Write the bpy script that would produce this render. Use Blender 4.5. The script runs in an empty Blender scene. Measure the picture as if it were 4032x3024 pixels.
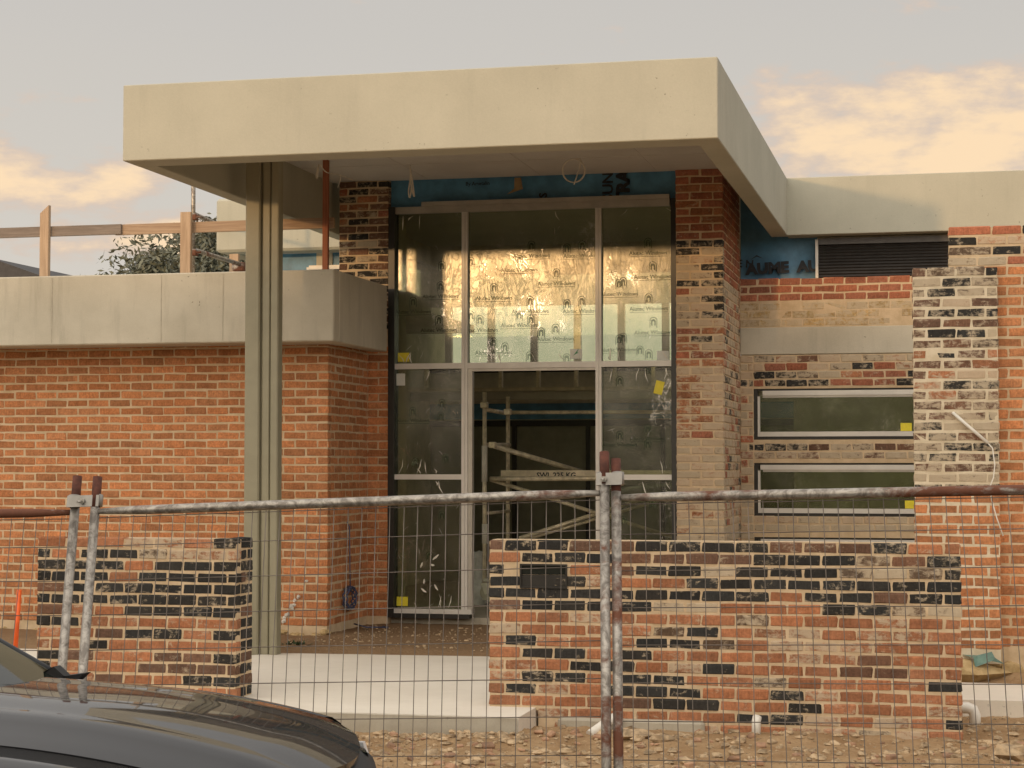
import bpy, math, random
import numpy as np
from mathutils import Vector, Matrix, noise as mnoise
random.seed(7)
rad = math.radians
S = bpy.context.scene
COL = S.collection

# ------------------------------------------------------------------ camera
H = 1.75
F, YAW, PITCH = 7479.0, 13.011, 2.461
cam = bpy.data.objects.new('camera', bpy.data.cameras.new('camera')); COL.objects.link(cam)
cam.data.sensor_width = 36.0; cam.data.lens = 36.0 * F / 4032.0
cam.data.clip_start = 0.1; cam.data.clip_end = 3000
cam.location = (0, 0, H); cam.rotation_euler = (rad(90 + PITCH), 0, rad(YAW))
S.camera = cam

# ------------------------------------------------------------------ sky and sun
SUN_EL, SUN_AZ = 3.2, 14.5          # low evening sun, behind the photographer and to the left
sdir = Vector((-math.sin(rad(SUN_AZ)) * math.cos(rad(SUN_EL)), -math.cos(rad(SUN_AZ)) * math.cos(rad(SUN_EL)), math.sin(rad(SUN_EL))))
W = bpy.data.worlds.new('World'); S.world = W; W.use_nodes = True
nt = W.node_tree; nt.nodes.clear()
def N(nt, t, **k):
    n = nt.nodes.new(t)
    for a, b in k.items(): setattr(n, a, b)
    return n
def val(nt, sock, v):
    if isinstance(v, (int, float, tuple, list)): sock.default_value = v
    else: nt.links.new(v, sock)
def M(nt, op, a, b=None, c=None, clamp=False):
    n = N(nt, 'ShaderNodeMath', operation=op, use_clamp=clamp)
    val(nt, n.inputs[0], a)
    if b is not None: val(nt, n.inputs[1], b)
    if c is not None: val(nt, n.inputs[2], c)
    return n.outputs[0]
def MIX(nt, f, a, b, blend='MIX'):
    n = N(nt, 'ShaderNodeMix', data_type='RGBA', blend_type=blend)
    val(nt, n.inputs[0], f); val(nt, n.inputs[6], a); val(nt, n.inputs[7], b)
    return n.outputs[2]
def c4(r, g, b): return (r, g, b, 1.0)
def SM(nt, x, a, b):
    n = N(nt, 'ShaderNodeMapRange', interpolation_type='SMOOTHSTEP')
    val(nt, n.inputs[0], x); n.inputs[1].default_value = a; n.inputs[2].default_value = b
    return n.outputs[0]

sky = N(nt, 'ShaderNodeTexSky', sky_type='NISHITA', sun_disc=False, sun_elevation=rad(SUN_EL), sun_rotation=rad(180 + SUN_AZ))
sky.air_density = 1.4; sky.dust_density = 2.5; sky.ozone_density = 1.0
tc = N(nt, 'ShaderNodeTexCoord'); sep = N(nt, 'ShaderNodeSeparateXYZ'); nt.links.new(tc.outputs['Generated'], sep.inputs[0])
dx, dy, dz = sep.outputs
az = M(nt, 'ARCTAN2', dx, dy)
el = M(nt, 'ARCSINE', dz)
# thin high veil of cloud: grey lilac overhead, paler towards the horizon
veil = MIX(nt, SM(nt, el, 0.02, 0.30), c4(6.6, 6.2, 5.65), c4(5.45, 5.2, 5.0))
big = N(nt, 'ShaderNodeTexNoise'); big.inputs['Scale'].default_value = 1.0; big.inputs['Detail'].default_value = 3.0
cv = N(nt, 'ShaderNodeCombineXYZ'); val(nt, cv.inputs[0], M(nt, 'MULTIPLY', az, 4.0)); val(nt, cv.inputs[1], M(nt, 'MULTIPLY', el, 9.0)); cv.inputs[2].default_value = 3.1
nt.links.new(cv.outputs[0], big.inputs['Vector'])
veil = MIX(nt, M(nt, 'MULTIPLY', SM(nt, big.outputs[0], 0.3, 0.7), 0.35), veil, c4(5.9, 5.55, 5.1))
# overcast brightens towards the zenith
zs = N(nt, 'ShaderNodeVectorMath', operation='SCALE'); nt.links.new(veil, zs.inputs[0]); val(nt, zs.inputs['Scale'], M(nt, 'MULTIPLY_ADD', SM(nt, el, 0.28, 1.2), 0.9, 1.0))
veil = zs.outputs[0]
# lit cumulus banks low in the east
def bump(a0, e0, sa, se):
    u = M(nt, 'POWER', M(nt, 'ABSOLUTE', M(nt, 'DIVIDE', M(nt, 'SUBTRACT', az, a0), sa)), 2.0)
    v = M(nt, 'POWER', M(nt, 'ABSOLUTE', M(nt, 'DIVIDE', M(nt, 'SUBTRACT', el, e0), se)), 2.0)
    return M(nt, 'EXPONENT', M(nt, 'MULTIPLY', M(nt, 'ADD', u, v), -1.0))
b = M(nt, 'ADD', bump(-0.005, 0.180, 0.115, 0.030), M(nt, 'MULTIPLY', bump(0.02, 0.150, 0.09, 0.02), 0.40))
b = M(nt, 'ADD', b, M(nt, 'MULTIPLY', bump(-0.51, 0.150, 0.11, 0.019), 0.9))
b = M(nt, 'ADD', b, M(nt, 'MULTIPLY', bump(-0.405, 0.118, 0.06, 0.020), 0.85))
b = M(nt, 'ADD', b, M(nt, 'MULTIPLY', bump(-0.45, 0.19, 0.05, 0.008), 0.5))
cn = N(nt, 'ShaderNodeTexNoise'); cn.inputs['Scale'].default_value = 1.0; cn.inputs['Detail'].default_value = 7.0; cn.inputs['Roughness'].default_value = 0.58
cv2 = N(nt, 'ShaderNodeCombineXYZ'); val(nt, cv2.inputs[0], M(nt, 'MULTIPLY', az, 17.0)); val(nt, cv2.inputs[1], M(nt, 'MULTIPLY', el, 42.0)); cv2.inputs[2].default_value = 0.7
nt.links.new(cv2.outputs[0], cn.inputs['Vector'])
dens = M(nt, 'SUBTRACT', M(nt, 'ADD', M(nt, 'MULTIPLY', b, 0.62), M(nt, 'MULTIPLY', cn.outputs[0], 1.45)), 0.94)
cm = SM(nt, dens, -0.01, 0.20)
ccol = MIX(nt, SM(nt, dens, 0.10, 0.42), c4(6.6, 5.35, 4.55), c4(10.0, 7.35, 4.7))
veil = MIX(nt, M(nt, 'MULTIPLY', cm, 0.9), veil, ccol)
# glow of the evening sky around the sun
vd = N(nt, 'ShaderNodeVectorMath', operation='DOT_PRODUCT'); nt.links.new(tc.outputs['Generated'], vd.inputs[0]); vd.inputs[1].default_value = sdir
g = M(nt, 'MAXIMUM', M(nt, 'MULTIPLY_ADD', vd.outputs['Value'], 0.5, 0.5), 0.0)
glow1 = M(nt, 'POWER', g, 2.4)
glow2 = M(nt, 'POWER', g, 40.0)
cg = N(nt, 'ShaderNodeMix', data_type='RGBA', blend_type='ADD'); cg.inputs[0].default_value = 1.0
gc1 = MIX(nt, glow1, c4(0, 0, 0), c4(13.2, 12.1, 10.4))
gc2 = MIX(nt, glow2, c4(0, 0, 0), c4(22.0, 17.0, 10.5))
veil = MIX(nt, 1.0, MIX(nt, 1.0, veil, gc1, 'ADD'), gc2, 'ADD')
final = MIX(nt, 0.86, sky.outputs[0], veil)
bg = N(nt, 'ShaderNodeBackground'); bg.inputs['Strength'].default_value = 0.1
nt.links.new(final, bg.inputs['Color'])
wo = N(nt, 'ShaderNodeOutputWorld'); nt.links.new(bg.outputs[0], wo.inputs[0])

sun = bpy.data.objects.new('sun', bpy.data.lights.new('sun', 'SUN')); COL.objects.link(sun)
sun.data.energy = 0.95; sun.data.angle = rad(1.5); sun.data.color = (1.0, 0.60, 0.26)
sun.rotation_euler = sdir.to_track_quat('Z', 'Y').to_euler()
sun.location = (-10, -30, 20)
S.view_settings.view_transform = 'Standard'; S.view_settings.look = 'None'
S.view_settings.gamma = 1.0; S.view_settings.use_curve_mapping = False
S.view_settings.exposure = 0.2
S.cycles.max_bounces = 8; S.cycles.transparent_max_bounces = 24
S.cycles.sample_clamp_indirect = 6.0; S.cycles.sample_clamp_direct = 12.0
S.cycles.caustics_reflective = False; S.cycles.caustics_refractive = False

# ------------------------------------------------------------------ helpers
_y, _p = rad(YAW), rad(PITCH)
_fw = Vector((-math.sin(_y) * math.cos(_p), math.cos(_y) * math.cos(_p), math.sin(_p)))
_rt = Vector((math.cos(_y), math.sin(_y), 0)); _up = _rt.cross(_fw)
def at(u, v, y):                 # point of the plane Y = y met by the line of sight through photo pixel (u, v)
    d = _fw + _rt * ((u - 2016) / F) - _up * ((v - 1512) / F)
    return Vector((0, 0, H)) + d * (y / d.y)

class MB:
    def __init__(s): s.v = []; s.f = []; s.c = []; s.sm = []
    def add(s, vs, fs, smooth=False):
        o = len(s.v); s.v += [tuple(q) for q in vs]; s.f += [tuple(i + o for i in f) for f in fs]; s.sm += [smooth] * len(fs)
        return s
    def box(s, x0, x1, y0, y1, z0, z1):
        return s.add([(x0,y0,z0),(x1,y0,z0),(x1,y1,z0),(x0,y1,z0),(x0,y0,z1),(x1,y0,z1),(x1,y1,z1),(x0,y1,z1)],
                     [(0,3,2,1),(4,5,6,7),(0,1,5,4),(1,2,6,5),(2,3,7,6),(3,0,4,7)])
    def bbox(s, x0, x1, y0, y1, z0, z1, b=0.01):      # box with chamfered edges
        vs, fs = bevel_box(x1 - x0, y1 - y0, z1 - z0, b)
        cx, cy, cz = (x0 + x1) / 2, (y0 + y1) / 2, (z0 + z1) / 2
        return s.add([(x + cx, y + cy, z + cz) for x, y, z in vs], fs)
    def obox(s, a, b, w, h, side=None):               # bar from a to b, w wide across `side`, h in the other direction
        a, b = Vector(a), Vector(b); d = (b - a).normalized()
        side = Vector(side) if side else (Vector((0,0,1)) if abs(d.z) < .9 else Vector((0,1,0)))
        p = d.cross(side).normalized(); q = p.cross(d).normalized()
        vs = [e + p * (i * w / 2) + q * (j * h / 2) for e in (a, b) for i, j in ((-1,-1),(1,-1),(1,1),(-1,1))]
        return s.add(vs, [(0,1,2,3),(7,6,5,4),(0,4,5,1),(1,5,6,2),(2,6,7,3),(3,7,4,0)])
    def tube(s, pts, r, n=8, caps=True):
        pts = [Vector(q) for q in pts]; R = r if isinstance(r, (list, tuple)) else [r] * len(pts)
        vs = []; fs = []; prev = None
        for i, q in enumerate(pts):
            d = (pts[min(i + 1, len(pts) - 1)] - pts[max(i - 1, 0)]).normalized()
            if prev is None:
                a = Vector((0,0,1)) if abs(d.z) < .9 else Vector((1,0,0)); e = d.cross(a).normalized()
            else:
                e = (prev - d * prev.dot(d)).normalized()
            prev = e; g_ = d.cross(e)
            for k in range(n):
                t = 2 * math.pi * k / n; vs.append(q + (e * math.cos(t) + g_ * math.sin(t)) * R[i])
        for i in range(len(pts) - 1):
            for k in range(n):
                k2 = (k + 1) % n; fs.append((i*n+k, i*n+k2, (i+1)*n+k2, (i+1)*n+k))
        s.add(vs, fs, True)
        if caps:
            o = len(s.v) - len(vs)
            s.f.append(tuple(o + k for k in reversed(range(n)))); s.sm.append(False)
            s.f.append(tuple(o + (len(pts)-1)*n + k for k in range(n))); s.sm.append(False)
        return s
    def loft(s, rows, smooth=True):
        n = len(rows[0]); vs = [q for r in rows for q in r]
        fs = [(i*n+k, i*n+k+1, (i+1)*n+k+1, (i+1)*n+k) for i in range(len(rows)-1) for k in range(n-1)]
        return s.add(vs, fs, smooth)
    def prism(s, poly, d):                            # polygon (3D points) pushed along d
        poly = [Vector(q) for q in poly]; d = Vector(d); n = len(poly)
        s.add(poly + [q + d for q in poly], [tuple(reversed(range(n))), tuple(range(n, 2*n))] + [(k, (k+1) % n, (k+1) % n + n, k + n) for k in range(n)])
        return s
    def mesh(s, name):
        m = bpy.data.meshes.new(name); m.from_pydata(s.v, [], s.f); m.update()
        m.polygons.foreach_set('use_smooth', s.sm)
        return m
    def build(s, name, mat, parent=None, loc=None):
        return link(name, s.mesh(name), mat, parent, loc)
def bevel_box(L, D, Hh, b):
    vs = []; x, y, z = L/2, D/2, Hh/2
    idx = {}
    for sx in (-1,1):
        for sy in (-1,1):
            for sz in (-1,1):
                for ax in range(3):
                    p = [sx*x, sy*y, sz*z]
                    for k in range(3):
                        if k != ax: p[k] -= (sx,sy,sz)[k]*b
                    idx[(sx,sy,sz,ax)] = len(vs); vs.append(tuple(p))
    fs = []
    for ax in range(3):
        o1, o2 = (ax+1) % 3, (ax+2) % 3
        for sg in (-1,1):
            q = []
            for a_, b_ in ((-1,-1),(1,-1),(1,1),(-1,1)):
                t = [0,0,0]; t[ax] = sg; t[o1] = a_; t[o2] = b_; q.append(idx[(t[0],t[1],t[2],ax)])
            fs.append(tuple(q) if sg > 0 else tuple(reversed(q)))
        # edges parallel to ax
        for a_ in (-1,1):
            for b_ in (-1,1):
                t0 = [0,0,0]; t0[o1] = a_; t0[o2] = b_; t1 = list(t0); t0[ax] = -1; t1[ax] = 1
                q = (idx[(*t0,o1)], idx[(*t1,o1)], idx[(*t1,o2)], idx[(*t0,o2)])
                fs.append(q if a_*b_ > 0 else tuple(reversed(q)))
    for sx in (-1,1):
        for sy in (-1,1):
            for sz in (-1,1):
                q = tuple(idx[(sx,sy,sz,a)] for a in range(3)); fs.append(q if sx*sy*sz > 0 else tuple(reversed(q)))
    return vs, fs
def link(name, mesh, mat, parent=None, loc=None):
    o = bpy.data.objects.new(name, mesh); COL.objects.link(o)
    if mat and not mesh.materials: mesh.materials.append(mat)
    if parent is not None:
        o.parent = parent; o.matrix_parent_inverse = WP[parent.name].inverted()
    if loc is not None: o.location = loc
    WP[o.name] = (Matrix.Translation(Vector(loc)) if loc is not None else Matrix())
    return o
WP = {}
def tag(o, label=None, cat=None, group=None, kind=None):
    for k, v in (('label', label), ('category', cat), ('group', group), ('kind', kind)):
        if v: o[k] = v
    return o
def thing(name, label, cat, loc=(0,0,0), group=None):
    o = bpy.data.objects.new(name, None); COL.objects.link(o); o.location = loc; o.empty_display_size = .2
    WP[o.name] = Matrix.Translation(Vector(loc))
    return tag(o, label, cat, group)
def empty_part(name, parent, loc=(0,0,0)):
    o = bpy.data.objects.new(name, None); COL.objects.link(o)
    o.parent = parent; o.matrix_parent_inverse = WP[parent.name].inverted(); o.location = loc; o.empty_display_size = .1
    WP[o.name] = Matrix.Translation(Vector(loc))
    return o
_tc = {}
def text_mesh(txt, size, bold=0.0):
    k = (txt, size, bold)
    if k not in _tc:
        cu = bpy.data.curves.new('lettering', 'FONT'); cu.body = txt; cu.size = size; cu.align_x = 'CENTER'; cu.align_y = 'CENTER'
        cu.offset = bold; cu.resolution_u = 2; cu.fill_mode = 'FRONT'
        o = bpy.data.objects.new('lettering', cu); COL.objects.link(o)
        bpy.context.view_layer.update()
        m = bpy.data.meshes.new_from_object(o.evaluated_get(bpy.context.evaluated_depsgraph_get()))
        _tc[k] = ([tuple(v.co) for v in m.vertices], [tuple(p.vertices) for p in m.polygons])
        bpy.data.objects.remove(o); bpy.data.curves.remove(cu); bpy.data.meshes.remove(m)
    return _tc[k]
def put_text(mb, txt, size, pos, rot=0.0, bold=0.0, mirror=False, sx=1.0):   # upright lettering facing -Y
    vs, fs = text_mesh(txt, size, bold); c, s_ = math.cos(rot), math.sin(rot)
    out = []
    for x, y, z in vs:
        x *= sx * (-1 if mirror else 1)
        out.append((pos[0] + x*c - y*s_, pos[1], pos[2] + x*s_ + y*c))
    mb.add(out, fs)

# ------------------------------------------------------------------ materials
def mat(name):
    m = bpy.data.materials.new(name); m.use_nodes = True; nt = m.node_tree
    b = nt.nodes['Principled BSDF']
    return m, nt, b
def noise(nt, scale, detail=4, rough=.55, vec=None, dist=0.0):
    n = N(nt, 'ShaderNodeTexNoise'); n.inputs['Scale'].default_value = scale; n.inputs['Detail'].default_value = detail
    n.inputs['Roughness'].default_value = rough; n.inputs['Distortion'].default_value = dist
    if vec is not None: nt.links.new(vec, n.inputs['Vector'])
    return n.outputs[0]
def wpos(nt, sx=1, sy=1, sz=1):
    g = N(nt, 'ShaderNodeNewGeometry')
    if (sx, sy, sz) == (1, 1, 1): return g.outputs['Position']
    m = N(nt, 'ShaderNodeVectorMath', operation='MULTIPLY'); nt.links.new(g.outputs['Position'], m.inputs[0]); m.inputs[1].default_value = (sx, sy, sz)
    return m.outputs[0]
def bumpn(nt, b, h, strength=.4, dist=.01):
    n = N(nt, 'ShaderNodeBump'); n.inputs['Strength'].default_value = strength; n.inputs['Distance'].default_value = dist
    val(nt, n.inputs['Height'], h); nt.links.new(n.outputs[0], b.inputs['Normal']); return n
def simple(name, col, rough=.6, metal=0.0, var=.15, scale=12, bump_s=.0, spec=.5):
    m, nt, b = mat(name)
    n = noise(nt, scale, 5, .6, wpos(nt))
    f = SM(nt, n, .3, .7)
    a = tuple(max(0, c*(1-var)) for c in col); d = tuple(c*(1+var) for c in col)
    nt.links.new(MIX(nt, f, c4(*a), c4(*d)), b.inputs['Base Color'])
    b.inputs['Roughness'].default_value = rough; b.inputs['Metallic'].default_value = metal
    b.inputs['Specular IOR Level'].default_value = spec
    if bump_s: bumpn(nt, b, noise(nt, scale*6, 4, .6, wpos(nt)), bump_s, .004)
    return m

MORTAR = c4(.50, .385, .245)
def brick_material():
    m, nt, b = mat('brick')
    oi = N(nt, 'ShaderNodeObjectInfo'); at_ = N(nt, 'ShaderNodeAttribute', attribute_name='Col')
    base = MIX(nt, 1.0, oi.outputs['Color'], at_.outputs['Color'], 'MULTIPLY')
    smear = M(nt, 'MULTIPLY', oi.outputs['Alpha'], at_.outputs['Alpha'])
    P = wpos(nt)
    n1 = noise(nt, 9, 6, .65, P)
    n2 = noise(nt, 1.0, 4, .6, wpos(nt, 110, 110, 9))        # wire-cut drag marks
    v = M(nt, 'ADD', M(nt, 'MULTIPLY', n1, .75), M(nt, 'MULTIPLY', n2, .55))
    v = M(nt, 'ADD', v, M(nt, 'MULTIPLY', M(nt, 'SUBTRACT', noise(nt, 48, 3, .6, P), .5), .9))
    v = M(nt, 'ADD', M(nt, 'MULTIPLY', v, 1.25), .20)
    hs = N(nt, 'ShaderNodeVectorMath', operation='SCALE'); nt.links.new(base, hs.inputs[0]); nt.links.new(v, hs.inputs['Scale'])
    sm = noise(nt, 13, 9, .72, P, .6)
    sm2 = noise(nt, 1.0, 6, .7, wpos(nt, 10, 10, 30), .8)
    sm = M(nt, 'ADD', M(nt, 'MULTIPLY', sm, .6), M(nt, 'MULTIPLY', sm2, .4))
    th = M(nt, 'SUBTRACT', .69, M(nt, 'MULTIPLY', smear, .33))
    mask = M(nt, 'MULTIPLY', M(nt, 'SUBTRACT', sm, th), 11.0, clamp=True)
    mask = M(nt, 'MULTIPLY', mask, .82)
    col = MIX(nt, mask, hs.outputs[0], MIX(nt, n1, c4(.44,.34,.225), c4(.62,.52,.38)))
    nt.links.new(col, b.inputs['Base Color']); b.inputs['Roughness'].default_value = .92; b.inputs['Specular IOR Level'].default_value = .25
    h = M(nt, 'ADD', M(nt, 'MULTIPLY', n2, .5), M(nt, 'ADD', M(nt, 'MULTIPLY', mask, .8), noise(nt, 60, 5, .7, P)))
    bumpn(nt, b, h, .55, .006)
    return m
BRICK = brick_material()
def mortar_material(name, c0, c1, sc=7):
    m, nt, b = mat(name); P = wpos(nt)
    n = noise(nt, sc, 6, .65, P)
    nt.links.new(MIX(nt, SM(nt, n, .3, .7), c4(*c0), c4(*c1)), b.inputs['Base Color'])
    b.inputs['Roughness'].default_value = .95; b.inputs['Specular IOR Level'].default_value = .2
    bumpn(nt, b, noise(nt, 90, 6, .75, P), .7, .006)
    return m
MORT = mortar_material('mortar', (.53,.395,.245), (.66,.51,.335))
MORTY = mortar_material('yellow_mortar', (.38,.26,.12), (.54,.40,.21), 14)
def concrete(name, c0, c1, streak=.5, pits=.5, bs=.25):
    m, nt, b = mat(name); P = wpos(nt)
    n = noise(nt, 1.3, 6, .6, P); f = SM(nt, n, .3, .72)
    col = MIX(nt, f, c4(*c0), c4(*c1))
    st = noise(nt, 1.0, 6, .65, wpos(nt, 7, 7, .7))
    stm = M(nt, 'MULTIPLY', SM(nt, st, .5, .78), streak)
    col = MIX(nt, stm, col, c4(*[c*.62 for c in c0]))
    sp = noise(nt, 26, 3, .5, P); area = noise(nt, 1.7, 3, .5, P)
    pm = M(nt, 'MULTIPLY', M(nt, 'MULTIPLY', SM(nt, sp, .69, .74), SM(nt, area, .46, .62)), pits)
    col = MIX(nt, pm, col, c4(*[c*.35 for c in c0]))
    fine = noise(nt, 70, 4, .7, P)
    col = MIX(nt, .22, col, MIX(nt, fine, c4(*[c*.6 for c in c0]), c4(*[c*1.25 for c in c1])))
    nt.links.new(col, b.inputs['Base Color']); b.inputs['Roughness'].default_value = .9; b.inputs['Specular IOR Level'].default_value = .25
    bumpn(nt, b, M(nt, 'SUBTRACT', fine, M(nt, 'MULTIPLY', pm, 2.0)), bs, .004)
    return m
CREAM = concrete('cream_render', (.40,.388,.318), (.465,.45,.37), .24, .8, .25)
RAWC = concrete('raw_concrete', (.45,.405,.315), (.58,.53,.425), .65, 1.0, .4)
GREYC = concrete('grey_concrete', (.36,.32,.25), (.47,.42,.33), .5, .7, .4)
SLABC = concrete('new_slab_concrete', (.70,.635,.53), (.79,.725,.62), .22, .5, .3)
SOFF = concrete('soffit_concrete', (.54,.52,.49), (.64,.62,.59), .0, .3, .2)
STEELP = simple('primed_steel', (.27,.245,.165), .5, .0, .06, 5, .05)
ALU = simple('aluminium_frame', (.62,.59,.54), .45, .15, .06, 4)
ALUD = simple('dull_aluminium', (.42,.39,.34), .4, .4, .12, 4)
BLACK = simple('black_frame', (.018,.016,.013), .4, .0, .2)
DARK = simple('dark_void', (.012,.011,.010), .9)
BLUE = simple('blue_wrap', (.085,.235,.38), .45, .0, .22, 5, .3)
INK = simple('black_ink', (.012,.014,.018), .6)
TIMBER_G = None
def timber(name, c0, c1, ax=0):
    m, nt, b = mat(name)
    sc = [55, 55, 55]; sc[ax] = 2.5
    n = noise(nt, 1.0, 5, .6, wpos(nt, *sc), .7); k = noise(nt, 3.5, 2, .5, wpos(nt))
    col = MIX(nt, SM(nt, n, .3, .7), c4(*c0), c4(*c1))
    col = MIX(nt, M(nt, 'MULTIPLY', SM(nt, k, .68, .74), .6), col, c4(*[c*.4 for c in c0]))
    nt.links.new(col, b.inputs['Base Color']); b.inputs['Roughness'].default_value = .75
    bumpn(nt, b, n, .3, .004)
    return m
PINE = timber('pine_timber', (.36,.245,.155), (.50,.36,.24), 2)
PINEX = timber('pine_rail_timber', (.29,.19,.12), (.42,.295,.195), 0)
GREYT = timber('weathered_timber', (.16,.125,.10), (.25,.20,.165), 0)
REDT = timber('red_timber', (.26,.085,.04), (.36,.13,.065), 2)
def galv():
    m, nt, b = mat('galvanised_pipe'); P = wpos(nt)
    oi = N(nt, 'ShaderNodeObjectInfo')
    n = noise(nt, 1.0, 6, .68, wpos(nt, 1.7, 4, 4), .5); st = noise(nt, 22, 5, .7, P, 1.0)
    rust = M(nt, 'MULTIPLY', M(nt, 'SUBTRACT', M(nt, 'ADD', n, M(nt, 'MULTIPLY', oi.outputs['Alpha'], .27)), .66), 12, clamp=True)
    grey = MIX(nt, SM(nt, st, .35, .65), c4(.19,.165,.14), c4(.46,.42,.365))
    col = MIX(nt, rust, grey, MIX(nt, st, c4(.085,.026,.014), c4(.20,.075,.035)))
    nt.links.new(col, b.inputs['Base Color'])
    nt.links.new(M(nt, 'MULTIPLY_ADD', rust, -.5, .55), b.inputs['Metallic'])
    nt.links.new(M(nt, 'MULTIPLY_ADD', rust, .35, .45), b.inputs['Roughness'])
    bumpn(nt, b, M(nt, 'ADD', st, rust), .3, .003)
    return m
GALV = galv()
WIRE = simple('mesh_wire', (.17,.14,.115), .6, .35, .3, 6)
RUST = simple('rusty_steel', (.105,.034,.02), .8, .1, .35, 30, .3)
PVC = simple('white_pvc', (.74,.70,.62), .35, .0, .05)
YEL = simple('yellow_sticker', (.72,.60,.03), .5, .0, .08, 20)
WHT = simple('white_sticker', (.66,.66,.60), .5, .0, .05, 20)
PLANK = simple('scaffold_alloy', (.58,.50,.36), .42, .2, .2, 8)
TUBE = simple('scaffold_tube', (.74,.65,.48), .4, .15, .25, 10)
PLASTER = simple('interior_lining', (.58,.53,.42), .9, .0, .15, 4)
CABLE = simple('white_cable', (.55,.51,.44), .5)
CABLEB = simple('blue_cable', (.06,.07,.13), .5)
ORANGE = simple('orange_paint', (.85,.13,.02), .5)
CARDB = simple('cardboard', (.36,.25,.13), .9)
GREENP = simple('green_plastic', (.13,.22,.18), .45, .0, .25, 9)
WEED = simple('weed_leaf', (.035,.06,.018), .6)
BAG = simple('plastic_bag', (.55,.55,.52), .4, .0, .2, 8)
def dirt_material():
    m, nt, b = mat('dirt'); P = wpos(nt)
    n = noise(nt, 2.2, 8, .7, P); n2 = noise(nt, 24, 8, .72, P); v = N(nt, 'ShaderNodeTexVoronoi'); v.inputs['Scale'].default_value = 34; nt.links.new(P, v.inputs['Vector'])
    gp = N(nt, 'ShaderNodeSeparateXYZ'); nt.links.new(P, gp.inputs[0])
    col = MIX(nt, SM(nt, n, .32, .68), c4(.30,.185,.092), c4(.43,.29,.16))
    col = MIX(nt, M(nt, 'MULTIPLY', SM(nt, n2, .58, .74), .6), col, c4(.60,.49,.35))
    col = MIX(nt, M(nt, 'MULTIPLY', SM(nt, n2, .42, .25), .6), col, c4(.17,.10,.052))
    back = SM(nt, gp.outputs[1], 16.4, 17.2)                       # browner loam by the house
    col = MIX(nt, M(nt, 'MULTIPLY', back, .75), col, MIX(nt, n2, c4(.17,.105,.058), c4(.27,.175,.10)))
    nt.links.new(col, b.inputs['Base Color']); b.inputs['Roughness'].default_value = .97; b.inputs['Specular IOR Level'].default_value = .15
    bumpn(nt, b, M(nt, 'ADD', n2, M(nt, 'MULTIPLY', v.outputs[0], .5)), .9, .02)
    return m
DIRT = dirt_material()
ROCK = simple('stone', (.40,.29,.175), .95, .0, .4, 14, .6)
def film_material(k=1.0):
    m, nt, b = mat('protective_film'); nt.nodes.remove(b)
    P = wpos(nt)
    n = noise(nt, 1.0, 3, .5, wpos(nt, 6, 6, 1.1), 1.2)
    n2 = noise(nt, 1.0, 5, .6, wpos(nt, 7, 7, 3.5), 2.0)
    rid = M(nt, 'ABSOLUTE', M(nt, 'SUBTRACT', n2, .5))
    h = M(nt, 'ADD', M(nt, 'MULTIPLY', n, .7), M(nt, 'MULTIPLY', SM(nt, rid, .0, .045), .13))
    bp = N(nt, 'ShaderNodeBump'); bp.inputs['Strength'].default_value = .27; bp.inputs['Distance'].default_value = .008; nt.links.new(h, bp.inputs['Height'])
    tr = N(nt, 'ShaderNodeBsdfTransparent'); tr.inputs[0].default_value = c4(.74,.79,.63)
    gl = N(nt, 'ShaderNodeBsdfGlossy'); gl.inputs['Roughness'].default_value = .22; gl.inputs[0].default_value = c4(.95,.93,.85); nt.links.new(bp.outputs[0], gl.inputs['Normal'])
    g2 = N(nt, 'ShaderNodeBsdfGlossy'); g2.inputs['Roughness'].default_value = .12; g2.inputs[0].default_value = c4(1,1,1); nt.links.new(bp.outputs[0], g2.inputs['Normal'])
    mx = N(nt, 'ShaderNodeMixShader'); val(nt, mx.inputs[0], M(nt, 'MULTIPLY_ADD', SM(nt, noise(nt, 1.0, 4, .6, wpos(nt, 4, 4, 2)), .35, .7), .05*k, .055*k))
    nt.links.new(tr.outputs[0], mx.inputs[1]); nt.links.new(gl.outputs[0], mx.inputs[2])
    crease = M(nt, 'MULTIPLY', M(nt, 'SUBTRACT', 1.0, SM(nt, rid, .004, .02)), M(nt, 'MULTIPLY', SM(nt, noise(nt, 2.1, 2, .5, P), .54, .68), .5*k*k))
    m2 = N(nt, 'ShaderNodeMixShader'); val(nt, m2.inputs[0], crease)
    nt.links.new(mx.outputs[0], m2.inputs[1]); nt.links.new(g2.outputs[0], m2.inputs[2])
    nt.links.new(m2.outputs[0], nt.nodes['Material Output'].inputs[0])
    return m
FILM = film_material(); FILM2 = film_material(.45)
def glass_material(name, tint, rough=.0):
    m, nt, b = mat(name); nt.nodes.remove(b)
    tr = N(nt, 'ShaderNodeBsdfTransparent'); tr.inputs[0].default_value = c4(*tint)
    gl = N(nt, 'ShaderNodeBsdfGlossy'); gl.inputs['Roughness'].default_value = rough
    fr = N(nt, 'ShaderNodeFresnel'); fr.inputs[0].default_value = 1.45
    mx = N(nt, 'ShaderNodeMixShader'); nt.links.new(fr.outputs[0], mx.inputs[0]); nt.links.new(tr.outputs[0], mx.inputs[1]); nt.links.new(gl.outputs[0], mx.inputs[2])
    nt.links.new(mx.outputs[0], nt.nodes['Material Output'].inputs[0])
    return m
GLASS = glass_material('window_glass', (.86,.88,.80))
GLASSD = glass_material('tinted_glass', (.22,.24,.19))
def print_material():
    m, nt, b = mat('green_print'); b.inputs['Base Color'].default_value = c4(.04,.085,.03); b.inputs['Roughness'].default_value = .6; b.inputs['Alpha'].default_value = .5
    return m
PRINT = print_material()
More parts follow.
